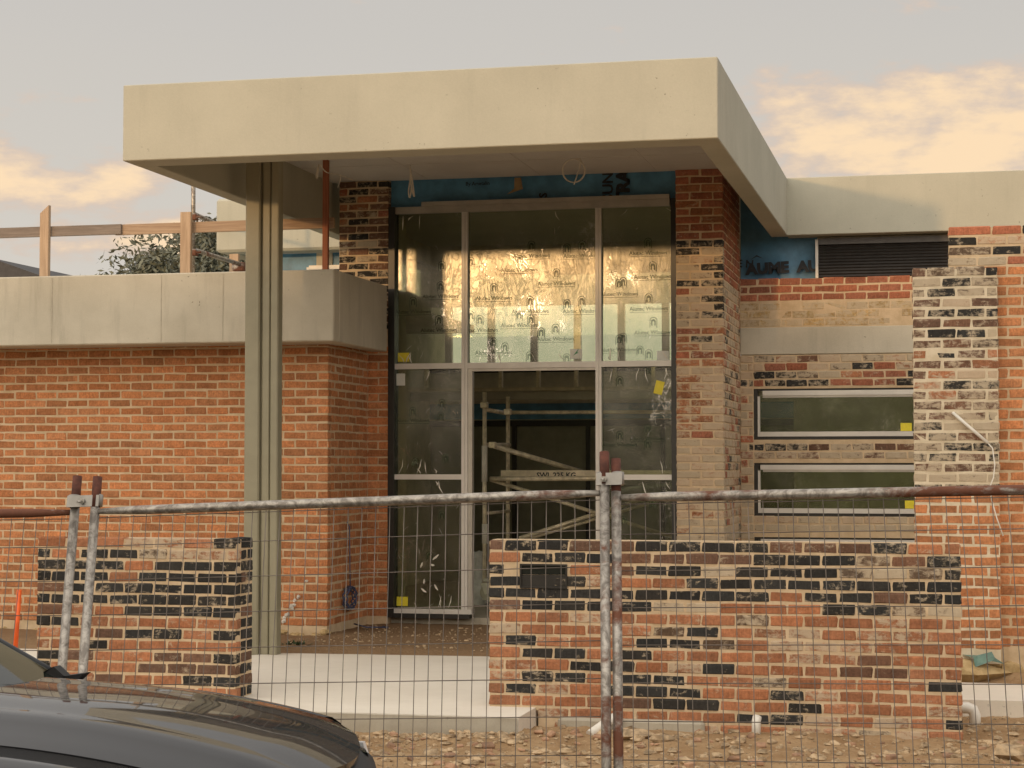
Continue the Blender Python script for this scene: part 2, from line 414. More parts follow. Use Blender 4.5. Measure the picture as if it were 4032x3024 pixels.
def paint():
    m, nt, b = mat('car_paint')
    b.inputs['Base Color'].default_value = c4(.012,.012,.013); b.inputs['Metallic'].default_value = .1; b.inputs['Roughness'].default_value = .4; b.inputs['Specular IOR Level'].default_value = .1
    b.inputs['Coat Weight'].default_value = 1.0; b.inputs['Coat IOR'].default_value = 1.38; b.inputs['Coat Roughness'].default_value = .03
    bumpn(nt, b, noise(nt, 60, 2, .5, wpos(nt)), .012, .002)
    return m
PAINT = paint()
TRIM = simple('black_trim', (.012,.012,.012), .55, .0, .2, 40)
RUBBER = simple('tyre_rubber', (.015,.015,.015), .85)
RIM = simple('alloy_rim', (.35,.35,.36), .3, .8)
CHROME = simple('lamp_white', (.75,.75,.74), .25, .1, .03)
ASPH = simple('asphalt', (.05,.048,.045), .9, .0, .3, 40, .5)
GRASS_D = simple('verge_soil', (.20,.15,.085), .95, .0, .35, 6, .6)
HEDGE = simple('hedge_leaf', (.05,.06,.025), .7, .0, .4, 9)
ROOFT = simple('dark_roof', (.045,.042,.042), .7, .0, .2, 5)
WALLN = simple('neighbour_render', (.30,.25,.19), .9)

# ------------------------------------------------------------------ bricks
COLR = {'O': (.345,.148,.074), 'o': (.345,.148,.074), 'B': (.155,.085,.055), 'b': (.155,.085,.055), 'D': (.034,.032,.029), 'd': (.034,.032,.029),
        'G': (.115,.078,.052), 'g': (.115,.078,.052), 'P': (.34,.15,.075), 'p': (.34,.15,.075), 'L': (.27,.20,.13), 'l': (.27,.20,.13),
        'W': (.455,.190,.082), 'R': (.33,.125,.072), 'Y': (.42,.29,.13)}
SMEAR = {'O': .42, 'B': .42, 'D': .44, 'G': .70, 'P': .78, 'L': .92, 'W': .18, 'R': .30, 'Y': .5}
_pool = {}
def brick_mesh(L, Hb):
    k = (round(L, 2), round(Hb, 3))
    if k not in _pool:
        out = []
        for j in range(4):
            rnd = random.Random(j * 31 + int(L * 1000))
            vs, fs = bevel_box(max(k[0], .02), .10, k[1], .008)
            vs = [(x + rnd.uniform(-.0065,.0065), y + rnd.uniform(-.0015,.0015), z + rnd.uniform(-.0050,.0050)) for x, y, z in vs]
            m = bpy.data.meshes.new('brick'); m.from_pydata(vs, [], fs); m.update()
            a = m.color_attributes.new('Col', 'FLOAT_COLOR', 'POINT'); a.data.foreach_set('color', [1.0] * (4 * len(vs)))
            m.materials.append(BRICK); out.append((m, vs, fs))
        _pool[k] = out
    return random.choice(_pool[k])
def colour(code, extra=0.0):
    c = COLR[code]; k = random.uniform(.78, 1.22); t = random.uniform(-.06, .06)
    return (c[0]*k*(1+t), c[1]*k, c[2]*k*(1-t), min(1.0, max(0.0, SMEAR[code.upper()] + extra + random.uniform(-.12, .12))))
class Stuff:
    def __init__(s): s.v = []; s.f = []; s.c = []
    def add(s, vs, fs, mtx, col):
        o = len(s.v); s.v += [tuple(mtx @ Vector(q)) for q in vs]; s.f += [tuple(i+o for i in f) for f in fs]; s.c += list(col) * len(vs)
    def build(s, name, parent):
        m = bpy.data.meshes.new(name); m.from_pydata(s.v, [], s.f); m.update()
        a = m.color_attributes.new('Col', 'FLOAT_COLOR', 'POINT'); a.data.foreach_set('color', s.c)
        m.materials.append(BRICK); o = link(name, m, None, parent); o.color = (1,1,1,1); o['kind'] = 'stuff'
        return o
def lay(parent, facing, plane, s0, s1, ztop, rows, course, code, offset, stuff=None, limit=10**9, skip=None, module=.24, joint=.0115, zmin=-9, counter=None, extra=None):
    """Courses of bricks from ztop downwards. facing '-y': the wall runs along X at Y = plane; '+x': along Y at X = plane.
    code(r, i) -> colour letter; offset(r) -> position of the first joint after s0."""
    for r in range(rows):
        zt = ztop - r * course; zb = zt - course + joint; zc = (zt + zb) / 2
        if zb < zmin: break
        edges = [s0]; e = s0 + offset(r)
        while e < s1 - .02: 
            if e > s0 + .02: edges.append(e)
            e += module
        edges.append(s1)
        for i in range(len(edges) - 1):
            a = edges[i] + (joint / 2 if i else 0); b_ = edges[i+1] - (joint / 2 if i < len(edges) - 2 else 0)
            if b_ - a < .03: continue
            if skip and skip((a + b_) / 2, zc, a, b_): continue
            cd = code(r, i)
            if cd == '.': continue
            m, vs, fs = brick_mesh(b_ - a, zt - zb)
            q = random.uniform(-.0035, .0025); tilt = random.uniform(-.006, .006)
            if facing == '-y': loc = Vector(((a+b_)/2, plane + .05 + q, zc + random.uniform(-.0015,.0015))); rot = Matrix.Rotation(tilt, 4, 'Y')
            else: loc = Vector((plane - .05 + q, (a+b_)/2, zc)); rot = Matrix.Rotation(rad(90), 4, 'Z')
            col = colour(cd, extra(r) if extra else 0.0)
            if stuff is not None and (counter is None or counter[0] >= limit):
                stuff.add(vs, fs, Matrix.Translation(loc) @ rot, col)
            else:
                o = bpy.data.objects.new('brick', m); COL.objects.link(o)
                o.parent = parent; o.matrix_parent_inverse = WP[parent.name].inverted()
                o.location = loc; o.rotation_euler = rot.to_euler(); o.color = col
                if counter is not None: counter[0] += 1
def half_full(first_half): return lambda r: (.115 if (r % 2 == 0) == first_half else .24)

# ------------------------------------------------------------------ ground
def hgt(x, y):
    n = mnoise.fractal(Vector((x*1.4, y*1.4, .3)), 1.0, 2.0, 5)
    n2 = mnoise.fractal(Vector((x*6, y*6, 1.7)), .9, 2.0, 4)
    z = -.125 + .034*n + .021*n2
    t = min(max((y - 16.85) / .5, 0), 1); t = t*t*(3-2*t)
    if x > -2.9:
        t = max(t, min(max((y - 15.75) / .5, 0), 1))
        z -= .03 * min(max((x + .2), 0), 1) * (1 if y < 14.6 else 0) * 0
    z = z*(1-t) + t*(.045 + .018*n + .006*n2)
    if y < 12.2: z -= .05 * min((12.2 - y) / 3, 1)
    return z
rows = []
ys = np.concatenate([np.arange(7.0, 10.5, .14), np.arange(10.5, 17.5, .055), np.arange(17.5, 20.3, .11)])
xs = np.concatenate([np.arange(-12, -5, .14), np.arange(-5, 1.6, .055), np.arange(1.6, 7, .16)])
mb = MB(); mb.loft([[(x, y, hgt(x, y)) for x in xs] for y in ys], True)
tag(mb.build('dirt_ground', DIRT), kind='structure')
mb = MB(); mb.add([(-600,-600,-.34),(600,-600,-.34),(600,900,-.34),(-600,900,-.34)], [(0,1,2,3)])
tag(mb.build('ground', GRASS_D), kind='structure')
mb = MB(); mb.box(-60, 60, -5.0, 6.9, -.335, -.20)
tag(mb.build('road', ASPH), kind='structure')
mb = MB(); mb.bbox(-60, 60, 6.9, 7.05, -.33, -.10, .02)
tag(mb.build('kerb', GREYC), kind='structure')

mb = MB()   # porch slab with a chamfered back corner
mb.prism([(-6.35,12.93,-.20),(-2.95,12.97,-.20),(-2.95,14.2,-.20),(-3.32,14.2,-.20),(-3.32,17.08,-.20),(-6.15,16.9,-.20),(-6.35,16.6,-.20)], (0,0,.20))
ps = tag(mb.build('porch_slab', SLABC), kind='structure')
mb = MB(); mb.loft([[(x, 12.915 + .04*(x+6.35)/3.4 + .010*mnoise.noise(Vector((x*9, z*30, 2))) - (.012 if z < -.06 else 0), z) for x in np.linspace(-6.35, -2.955, 70)] for z in (-.19,-.15,-.11,-.07,-.03,-.006)], True); mb.build('rough_edge', GREYC, ps)
mb = MB(); mb.box(.02, 4.0, 14.7, 15.86, -.22, .0); tag(mb.build('side_path', SLABC), kind='structure')
mb = MB(); mb.box(-12, -7.1, 15.2, 16.7, -.2, .005); tag(mb.build('left_path', SLABC), kind='structure')

# loose rubble in the dirt: nobody could count it
def stone(mb, c, r, rnd, sq=.65):
    vs = []; n, mrows = 6, 4
    ph = [rnd.uniform(.72, 1.28) for _ in range(40)]
    ax = rnd.uniform(0, 6.28); st = rnd.uniform(1.0, 1.6)
    for i in range(mrows + 1):
        t = math.pi * i / mrows
        for k in range(n):
            a = 2*math.pi*k/n; rr = r * ph[(i*n+k) % 40]
            x, y, z = rr*math.sin(t)*math.cos(a)*st, rr*math.sin(t)*math.sin(a), rr*math.cos(t)*sq
            vs.append((c[0] + x*math.cos(ax) - y*math.sin(ax), c[1] + x*math.sin(ax) + y*math.cos(ax), c[2] + z))
    fs = [(i*n+k, (i+1)*n+k, (i+1)*n+(k+1) % n, i*n+(k+1) % n) for i in range(mrows) for k in range(n)]
    mb.add(vs, fs)
rnd = random.Random(5); mb = MB()
for _ in range(7000):
    x, y = rnd.uniform(-4.6, 1.8), rnd.uniform(10.6, 14.6)
    if -6.4 < x < -2.9 and y > 12.85: continue
    if -3.3 < x < .1 and y > 13.45: continue
    r = .004 + .03 * rnd.random()**5.5
    stone(mb, (x, y, hgt(x, y) + r*.25), r, rnd)
for _ in range(500):
    x, y = rnd.uniform(-6.4, -3.2), rnd.uniform(17.2, 19.5)
    if x < -6.1 and y > 18.3: continue
    r = .006 + .012 * rnd.random()**3; stone(mb, (x, y, hgt(x, y) + r*.3), r, rnd)
for _ in range(160):                                    # crumbs along the slab edge
    x = rnd.uniform(-4.6, -2.85); y = 12.86 - rnd.random()**2*.25; r = .01 + .025*rnd.random()**2
    stone(mb, (x, y, hgt(x, y) + r*.3), r, rnd)
tag(mb.build('rubble', ROCK), kind='stuff')
mb = MB()
for _ in range(260):
    x, y = rnd.uniform(-4.6, 1.8), rnd.uniform(10.8, 13.4)
    if -6.4 < x < -2.9 and y > 12.8: continue
    r = .012 + .03 * rnd.random()**2
    vs, fs = bevel_box(r*rnd.uniform(1.5,2.6), r*rnd.uniform(1,1.6), r*rnd.uniform(.6,1.1), r*.18)
    mt = Matrix.Translation((x, y, hgt(x, y) + r*.25)) @ Matrix.Rotation(rnd.uniform(0,6), 4, 'Z') @ Matrix.Rotation(rnd.uniform(-.6,.6), 4, 'X')
    mb.add([mt @ Vector(q) for q in vs], fs)
tag(mb.build('brick_rubble', simple('brick_chip', (.34,.20,.12), .95, .0, .5, 5, .5)), kind='stuff')
STONES = ['biggest rounded stone at the foot of the long wall, just right of the fence posts', 'second large stone beside the biggest one, slightly to its right', 'small tan stone just right of the fence posts, touching the grey footing', 'pale stone in the dirt below the slab corner, left of the fence posts', 'stone in the dirt closest to the left of the two fence posts', 'stone at the bottom edge, right of the fence posts', 'large flat tan stone in the dirt at the right edge below the elbow pipe',
    'pale stone in the dirt right of the car nose, leftmost of the larger stones', 'stone at the bottom edge below the right half of the long wall', 'small stone at the bottom edge between the car nose and the fence posts', 'stone just below the upright white pipe stub']
for k, (u, v, r) in enumerate([(2490,2905,.085), (2610,2925,.065), (2380,2880,.05), (2120,2985,.05), (2230,2945,.055), (2700,3000,.05), (3980,2985,.13), (1700,2960,.06), (3210,2985,.04), (1840,2990,.045), (2900,2960,.045)]):
    d = _fw + _rt * ((u - 2016) / F) - _up * ((v - 1512) / F); p = Vector((0,0,H)) + d * ((-.12 - H) / d.z)
    mb = MB(); stone(mb, (0, 0, 0), r, rnd, .6); o = mb.build('stone', ROCK, None, (p.x, p.y, hgt(p.x, p.y) + r*.2))
    tag(o, STONES[k], 'stone', 'larger stones in the dirt')

# ------------------------------------------------------------------ front boundary walls
R1 = ["b D D B B D D D D B B B D O o", "O D D D B B B B D D D G B D", "d D D O B D D L D D D G L G d", "D D D P O O D D D D D D D D", "d D D D D D D D D O D D B D d",
      "B D D D D L L O O O D D G L", "o O O P O O O O G O O O P O o", "P O O O O G D O P P O P P O", "o D O O O D D G O P P P O O o", "O D D O D O O O O P O B O O",
      "p O O D D O P D O O O B B o o", "P D D O D D O O G O O O O D", "o D P O D D D O O D P O O O o", "O O O O B D D O O D O O O P", "p P P O O O O O D D P O P O d", "P P P P P G P O O P P G P O"]
R1 = [r.split() for r in R1]
t = thing('boundary_wall', 'long waist-high front wall of red and black recycled bricks with a letterbox', 'brick wall', (-1.6,13.7,-.1))
YR, XA, XB, ZT = 13.523, -3.297, .058, 1.206
ws = MB(); ws.box(XA+.004, XB-.004, YR+.005, YR+.22, -.02, ZT-.006); ws.box(-2.93, XB-.004, YR+.005, YR+.22, -.28, -.021)
ws.build('mortar', MORT, t)
def r1skip(x, z, a, b_):
    if z < .0 and x < -2.9: return True
    return -3.07 < x < -2.72 and .88 < z < 1.03
lay(t, '-y', YR, XA, XB, ZT, 16, .0862, lambda r, i: R1[r][min(i, len(R1[r])-1)], half_full(True), skip=r1skip)
mb = MB(); mb.box(-3.28, XB-.01, YR+.03, YR+.19, ZT-.006, ZT+.004); mb.build('top_bed', MORT, t)
lb = empty_part('letterbox', t, (-2.89, YR, .95))
fr = MB(); x0, x1, z0, z1 = -3.064, -2.715, .861, 1.037
fr.box(x0, x1, YR-.012, YR+.10, z0, z0+.012); fr.box(x0, x1, YR-.012, YR+.10, z1-.012, z1); fr.box(x0, x0+.012, YR-.012, YR+.10, z0+.012, z1-.012); fr.box(x1-.012, x1, YR-.012, YR+.10, z0+.012, z1-.012)
fr.build('frame', BLACK, lb)
mb = MB(); mb.box(x0+.012, x1-.012, YR+.0, YR+.012, z0+.012, z0+.098); mb.build('flap', BLACK, lb)
mb = MB(); mb.box(x0+.012, x1-.012, YR+.002, YR+.010, z0+.10, z1-.012); mb.build('slot', simple('slot_dark_inside', (.02,.022,.018), .15), lb)  # dark panel over the mortar; its colour stands for the shaded inside
mb = MB(); mb.bbox(-2.78, -1.72, YR-.045, YR+.15, -.34, -.06, .02); o = mb.build('footing', GREYC, t)

L1 = ["O O O P P O D", "d O D D G P P", "D D D O D D d", "d D D O D D D", "B D D D D D D", "d D D D D D D", "B O O D D D d", "d D O O O O O", "O O B D D O d", "o O D O O O O", "D B O O B B d", "d O O O B B B", "O O B O O D d", "o O O O B O O", "O O O D O O o", "O B O O D O O"]
L1 = [r.split() for r in L1]
t = thing('boundary_wall', 'short waist-high front wall of black and red recycled bricks behind the dark car', 'brick wall', (-6.05,13.65,-.1))
YL, XC, XD = 13.487, -6.873, -5.243
ws = MB(); ws.box(XC+.004, XD-.005, YL+.005, YL+.345, -.3, 1.192); ws.build('mortar', MORT, t)
lay(t, '-y', YL, XC, XD - .0, 1.199, 15, .0862, lambda r, i: L1[r][min(i, 6)], lambda r: (.24 if r % 2 == 0 else .115))
L1R = ["D D", "D D", "D B", "B D", "D D", "D D", "B D", "D D", "D D", "D D", "B D", "D D", "B D", "D D", "O D"]
lay(t, '+x', XD, YL + .105, YL + .35, 1.199, 15, .0862, lambda r, i: L1R[r].split()[min(i, 1)], lambda r: (.125 if r % 2 else .24), module=.12)

# ------------------------------------------------------------------ wing wall with whitewashed pier
t = thing('wing_wall', 'tall orange brick wall with a mortar-smeared pier at the right edge of the photo', 'brick wall', (.3,16.5,0))
PX0, PX1, PYF = -.305, .388, 16.2
pr = empty_part('pier', t, (.04, PYF, 0))
P2 = ["B G G D", "L D G G", "G D G G", "B P B", "B D D D", "B B B", "B D D L", "B B G", "O D B O", "B B O", "B O P", "O D D", "B O B B", "B B B", "B B B D", "D L G", "B D B G", "G D D", "D D B D", "B B B", "G G G", "D D D"]
P2 = [r.split() for r in P2]
ws = MB(); ws.box(PX0+.004, PX1-.004, PYF+.003, PYF+.33, .12, 3.39); ws.build('mortar', mortar_material('pale_mortar', (.58,.48,.33), (.72,.62,.46)), pr)
lay(pr, '-y', PYF, PX0, PX1, 3.40, 38, .0858, lambda r, i: (P2[r][min(i, len(P2[r])-1)] if r < 22 else 'W'), lambda r: (.115 if (r % 2 == 0 and r < 22) or (r >= 22 and r % 2) else .24),
    zmin=.17, extra=lambda r: (.14 if r < 10 else .30) if r < 22 else .0)
mb = MB(); stone(mb, (.04, PYF + .12, .05), .30, random.Random(3), .5); mb.box(PX0, PX1 - .08, PYF+.03, PYF + .3, -.1, .17); o = mb.build('mortar_footing', MORTY, pr)
wl = empty_part('wall', t, (1.5, 16.4, 0))
WY = PYF + .12
ws = MB(); ws.box(-.005, 3.4, WY+.0045, WY+.34, .05, 3.742); ws.build('mortar', MORT, wl)
U = ["R R D R", "D P P R", "G D R R", "L L R R"]
def wcode(r, i):
    if r < 4: return U[r].split()[i] if i < 4 else 'W'
    return 'W'
cnt = [0]; st = Stuff()
lay(wl, '-y', WY, -.011, 1.05, 3.755, 43, .0858, wcode, lambda r: (.36 if r < 4 else .24) - (.12 if r % 2 else 0), zmin=.2)
lay(wl, '-y', WY, 1.06, 3.4, 3.755, 43, .0858, lambda r, i: 'W', half_full(True), stuff=st, zmin=.2, counter=None)
o = st.build('brick_courses', wl)
mb = MB(); rn = random.Random(9)
for k in range(26): stone(mb, (rn.uniform(.3, 3.3), WY + rn.uniform(-.02,.05), rn.uniform(-.02,.17)), rn.uniform(.05,.11), rn, .8)
mb.build('rough_footing', MORTY, wl)['kind'] = 'stuff'

# ------------------------------------------------------------------ the house
house = thing('house', 'unfinished modern brick house with a deep concrete canopy over the entry', 'house', (-4.5,19.7,0))
# left wall
WYP, WX = 18.36, -6.159
lw = empty_part('left_wall', house, (-8, WYP, 0))
ws = MB(); ws.box(-10.596, WX-.0045, WYP+.0045, WYP+.22, -.05, 2.98); ws.box(WX-.215, WX-.0045, WYP+.22, 19.9, -.05, 2.99); ws.build('mortar', MORT, lw)
st = Stuff(); cnt = [0]
lay(lw, '-y', WYP, -10.6 + .001, WX, 2.867 + .172, 35, .086, lambda r, i: 'W', lambda r: ((WX + 10.6 - (.115 if r % 2 == 0 else .24) + .0) % .24 or .24), stuff=st, limit=300, counter=cnt, zmin=.05, joint=.0135)
def hs(r, i): return 'W'
lay(lw, '+x', WX, WYP + .105, 19.71, 2.867 + .172, 35, .086, hs, lambda r: (.24 if r % 2 == 0 else .12), stuff=st, zmin=.05)
lay(lw, '-y', 19.70, WX + .0, -5.925, 2.867 + .172, 35, .086, hs, lambda r: (.12 if r % 2 == 0 else .24), stuff=st, zmin=.05)
st.build('brick_courses', lw)
ws = MB(); ws.box(WX-.01, -5.93, 19.708, 19.9, -.05, 2.99); ws.build('mortar', MORT, lw)
mb = MB(); rn = random.Random(4)
for k in range(70): stone(mb, (rn.uniform(-10, -6.15), WYP + rn.uniform(-.02,.06), rn.uniform(.0,.07)), rn.uniform(.03,.07), rn, .6)
mb.build('mortar_droppings', MORTY, lw)['kind'] = 'stuff'
mb = MB(); rn = random.Random(12)
for k in range(14): 
    a = rn.random(); stone(mb, (-6.62 + a*.25, WYP + .0, .18 + .40*a + rn.uniform(-.03,.03)), rn.uniform(.008,.022), rn, 1.0)
mb.build('mortar_splash', mortar_material('splash', (.55,.52,.46), (.68,.64,.57)), lw)['kind'] = 'stuff'
# parapet band over the left wall
pb = MB(); BX, BZ0, BZ1 = -5.882, 2.970, 3.677
pb.bbox(-10.9, BX, 17.70, 17.88, BZ0, BZ1, .012); pb.bbox(BX-.18, BX-.0005, 17.878, 19.50, BZ0+.0005, BZ1-.0005, .01); pb.box(-10.9, BX-.17, 17.87, 24, 3.48, 3.58)
pb.box(-10.9, BX-.16, 17.87, 18.6, BZ0+.012, BZ0+.09); pb.box(WX-.2, BX-.16, 18.61, 19.5, BZ0+.02, BZ0+.09)
band = pb.build('parapet_band', RAWC, house)
jm = MB()
for u in (205, 635, 878):
    p = at(u, 1200, 17.70); jm.box(p.x-.003, p.x+.003, 17.6975, 17.702, BZ0+.02, BZ1-.02)
jm.build('form_joint', simple('joint_line', (.41,.365,.285), .9), band)
# canopy and roof fascia
CX0, CX1, CY0, CY1, CZ0, CZ1 = -6.755, -1.75, 14.71, 21.14, 4.305, 4.946
cp = empty_part('canopy', house, (-4.2, 18, CZ0))
mb = MB(); mb.bbox(CX0, CX1, CY0, CY0+.33, CZ0, CZ1, .007); mb.build('front_beam', CREAM, cp)
mb = MB(); mb.bbox(CX0+.0005, CX0+.165, CY0+.325, CY1+.2, CZ0+.001, CZ1-.001, .007); mb.build('side_beam', CREAM, cp)
mb = MB(); mb.bbox(CX1-.19, CX1-.0005, CY0+.325, CY1+.15, CZ0+.001, CZ1-.001, .007); mb.build('side_beam', CREAM, cp)
mb = MB(); mb.box(CX0+.16, CX1-.18, CY0+.32, 19.76, 4.85, 4.93); mb.build('soffit', SOFF, cp)
mb = MB()
for yy in (16.3, 17.6, 18.7): mb.box(CX0+.17, CX1-.19, yy, yy+.012, 4.846, 4.851)
for xx in (-5.5, -4.25, -3.0): mb.box(xx, xx+.01, CY0+.33, 19.7, 4.8455, 4.8505)
mb.build('form_joint', SOFF, cp)
rf = empty_part('roof_fascia', house, (1, CY1, CZ0))
mb = MB(); mb.bbox(CX1-.01, 4.2, CY1, CY1+.3, CZ0, CZ1-.002, .006); mb.build('fascia_panel', CREAM, rf)
mb = MB(); mb.bbox(-8.505, CX0+.01, CY1, CY1+.3, CZ0-.02, CZ1-.02, .03); mb.bbox(-8.505, -8.3, CY1+.29, 24, CZ0-.02, CZ1-.021, .02); mb.build('fascia_panel', CREAM, rf)
mb = MB(); mb.box(-8.4, 4.2, 21.42, 27.2, 4.86, 4.92); mb.box(-6.58, -1.95, 19.77, 21.41, 4.862, 4.918); mb.box(-8.4, -6.5, 21.4, 24, 4.30, 4.33); mb.build('roof_deck', SOFF, rf)
# steel column
cl = empty_part('column', house, (-6.26, 16.8, 0))
cx0, cx1, cyf = -6.424, -6.102, 16.7
mb = MB(); mb.bbox(cx0, cx0+.145, cyf, cyf+.15, -.05, 4.85, .012); mb.bbox(cx0+.16, cx0+.235, cyf+.03, cyf+.15, -.05, 4.85, .008); mb.bbox(cx0+.247, cx1, cyf+.02, cyf+.15, -.05, 4.85, .010)
mb.box(cx0+.14, cx0+.255, cyf+.055, cyf+.14, -.05, 4.849)
mb.build('steel_section', STEELP, cl)
# piers beside the entry
GY = 19.70
lp = empty_part('left_pier', house, (-6.2, GY, 3))
ws = MB(); ws.box(-6.487, -5.935, GY+.0045, GY+.2, 2.9, 4.846); ws.build('mortar', MORT, lp)
rn = random.Random(21)
st = Stuff(); lay(lp, '-y', GY, -6.491, -5.93, 4.845, 20, .0815, lambda r, i: rn.choice('BBRDO' if r < 7 else 'DDDBGBL'), lambda r: (.10 if r % 2 else .20), stuff=st, zmin=3.2, counter=None, extra=lambda r: .12)
st.build('brick_courses', lp)
rp = empty_part('right_pier', house, (-2.5, GY, 0))
ws = MB(); ws.box(-2.788, -2.303, GY+.0045, 21.4, -.05, 4.85); ws.build('mortar', MORT, rp)
st = Stuff()
def rpc(r, i):
    if r < 9: return rn.choice('RRRO')
    if r < 20: return rn.choice('DDGPRDPDG')
    if r < 26: return rn.choice('ORDPO')
    if r < 34: return rn.choice('OOPPR')
    return rn.choice('LPGGPL') if r < 43 else rn.choice('PGOL')
lay(rp, '-y', GY, -2.792, -2.295, 4.853, 58, .0832, rpc, lambda r: (.15 if r % 2 else .26), stuff=st, zmin=.1, counter=None, extra=lambda r: .05 if r < 9 else (.22 if r < 34 else .35))
lay(rp, '+x', -2.295, GY + .105, 21.31, 4.853, 58, .0832, lambda r, i: rn.choice('RRRO' if r < 14 else 'RPDGOP'), lambda r: (.05 if r % 2 else .17), stuff=st, zmin=.1, counter=None, extra=lambda r: .1 if r < 14 else .3, module=.24)
st.build('brick_courses', rp)
# recessed wall with slot windows
rw = empty_part('recessed_wall', house, (-1.2, 21.3, 0))
RY, RX0, RX1 = 21.3, -2.296, .4
WZ = [(2.608, 2.039), (1.78, 1.187), (.955, .40)]; WXL = -2.15
mb = MB(); mb.bbox(RX0, RX1, RY-.004, RY+.2, 2.99, 3.292, .006); mb.build('lintel', RAWC, rw)
ws = MB(); ws.box(RX0, RX1, RY+.0045, RY+.2, 3.293, 3.835); ws.box(RX0, WXL, RY+.0045, RY+.2, 0, 2.985)
zz = [2.985] + [q for w in WZ for q in w] + [0]
for a, b_ in zip(zz[::2], zz[1::2]): ws.box(WXL+.0001, RX1, RY+.0045, RY+.2, b_, a)
ws.build('mortar', MORT, rw)
st = Stuff()
lay(rw, '-y', RY, RX0, RX1, 3.84, 3, .0873, lambda r, i: 'R', lambda r: (.20 if r % 2 == 0 else .10), stuff=st, counter=None)
lay(rw, '-y', RY+.004, RX0, RX1, 3.572, 3, .0915, lambda r, i: 'Y', lambda r: (.22 if r % 2 == 0 else .10), stuff=st, counter=None, joint=.004, extra=lambda r: .3)
def rskip(x, z, a, b_):
    return x > WXL and any(w0 + .02 > z > w1 - .02 for w0, w1 in WZ)
RC = ["GPBPLGPL", "PRRPGDRPO", "DDGLORRDD", "RDDDRRRDB", "BBGLBBGBR"]
lay(rw, '-y', RY, RX0, WXL-.003, 2.978, 33, .0895, lambda r, i: rn.choice('RPGDL' if r < 18 else 'LPGL'), lambda r: (.09 if r % 2 else .24), stuff=st, counter=None, extra=lambda r: .3)
lay(rw, '-y', RY, WXL+.003, RX1, 2.978, 33, .0895, lambda r, i: (RC[r][i % 8] if r < 5 else rn.choice('GBDGG' if r < 16 else 'LPLG')), lambda r: (.12 if r % 2 else .24), stuff=st, counter=None, skip=rskip, extra=lambda r: .15 if r < 12 else .4)
st.build('brick_courses', rw)
# sarking above
def wrap(name, parent, x0, x1, z0, z1, y, seed, amp=.02):
    rows = []
    for j in range(14):
        row = []
        for i in range(24):
            x = x0 + (x1-x0)*i/23; z = z0 + (z1-z0)*j/13
            n = mnoise.fractal(Vector((x*2.2, z*4.5, seed)), .8, 2.0, 3)
            row.append((x, y + amp*n + .25*amp*math.sin(x*9+z*6+seed), z))
        rows.append(row)
    mb = MB(); mb.loft(rows, True); return mb.build(name, BLUE, parent)
w1 = wrap('wall_wrap', house, -5.93, -2.78, 4.55, 4.86, 19.80, 1.0, .008)
def word(par, *a, **k):
    mb = MB(); put_text(mb, *a, **k); mb.build('lettering', INK, par)
word(w1, 'By Ametalin', .055, (-4.95, 19.776, 4.79), 0, .001)
word(w1, 'GS', .12, at(2140, 785, 19.776), rad(90), .003); word(w1, 'SUN', .16, at(2395, 735, 19.776), rad(90), .004); word(w1, 'TRA', .19, at(2455, 735, 19.776), rad(90), .010)
w2 = wrap('wall_wrap', house, -2.30, -1.44, 3.80, 4.90, 21.46, 4.0, .035)
word(w2, 'AUME', .165, at(3022, 1058, 21.395), rad(2), .010, sx=1.08); word(w2, 'AU', .165, at(3183, 1050, 21.395), rad(2), .010, sx=1.08); word(w2, 'E N', .12, at(2935, 1040, 21.412), rad(-4), .003)
p = at(2972, 1030, 21.412)
mb = MB(); mb.add([(p.x-.05, 21.411, p.z+.02), (p.x+.02, 21.411, p.z+.075), (p.x+.1, 21.411, p.z+.03), (p.x+.02, 21.411, p.z+.055)], [(0,3,1), (1,3,2)]) ; mb.build('printed_emblem', INK, w2)
w3 = wrap('wall_wrap', house, -8.3, -6.4, 3.55, 4.33, 21.62, 7.0, .01)
mb = MB(); mb.box(-7.49, -7.46, 21.50, 21.58, 3.6, 4.12); mb.box(-7.46, -6.5, 21.50, 21.58, 4.09, 4.14); mb.build('rear_window_frame', ALU, house)
mb = MB(); mb.box(-7.46, -6.5, 21.56, 21.58, 3.6, 4.09); mb.build('rear_window_pane', GLASSD, house)
# louvre window at the right
lv = empty_part('louvre_window', house, (-.7, 21.4, 4.05))
mb = MB(); mb.box(-1.455, -1.425, 21.33, 21.45, 3.84, 4.27); mb.build('jamb', ALU, lv)
mb = MB(); mb.box(-1.425, .9, 21.34, 21.45, 4.215, 4.285); mb.build('head', simple('grey_head', (.10,.095,.095), .5), lv)
SLAT = simple('dark_slat', (.035,.032,.030), .35)
for k in range(11):
    z = 3.845 + k*.034
    mb = MB(); mb.add([(-1.425,21.385,z),(.9,21.385,z),(.9,21.372,z+.012),(-1.425,21.372,z+.012),(.9,21.385,z+.033),(-1.425,21.385,z+.033),(-1.425,21.40,z),(.9,21.40,z),(.9,21.40,z+.033),(-1.425,21.40,z+.033)],
                      [(0,1,2,3),(3,2,4,5),(7,6,9,8)], False); mb.build('slat', SLAT, lv)
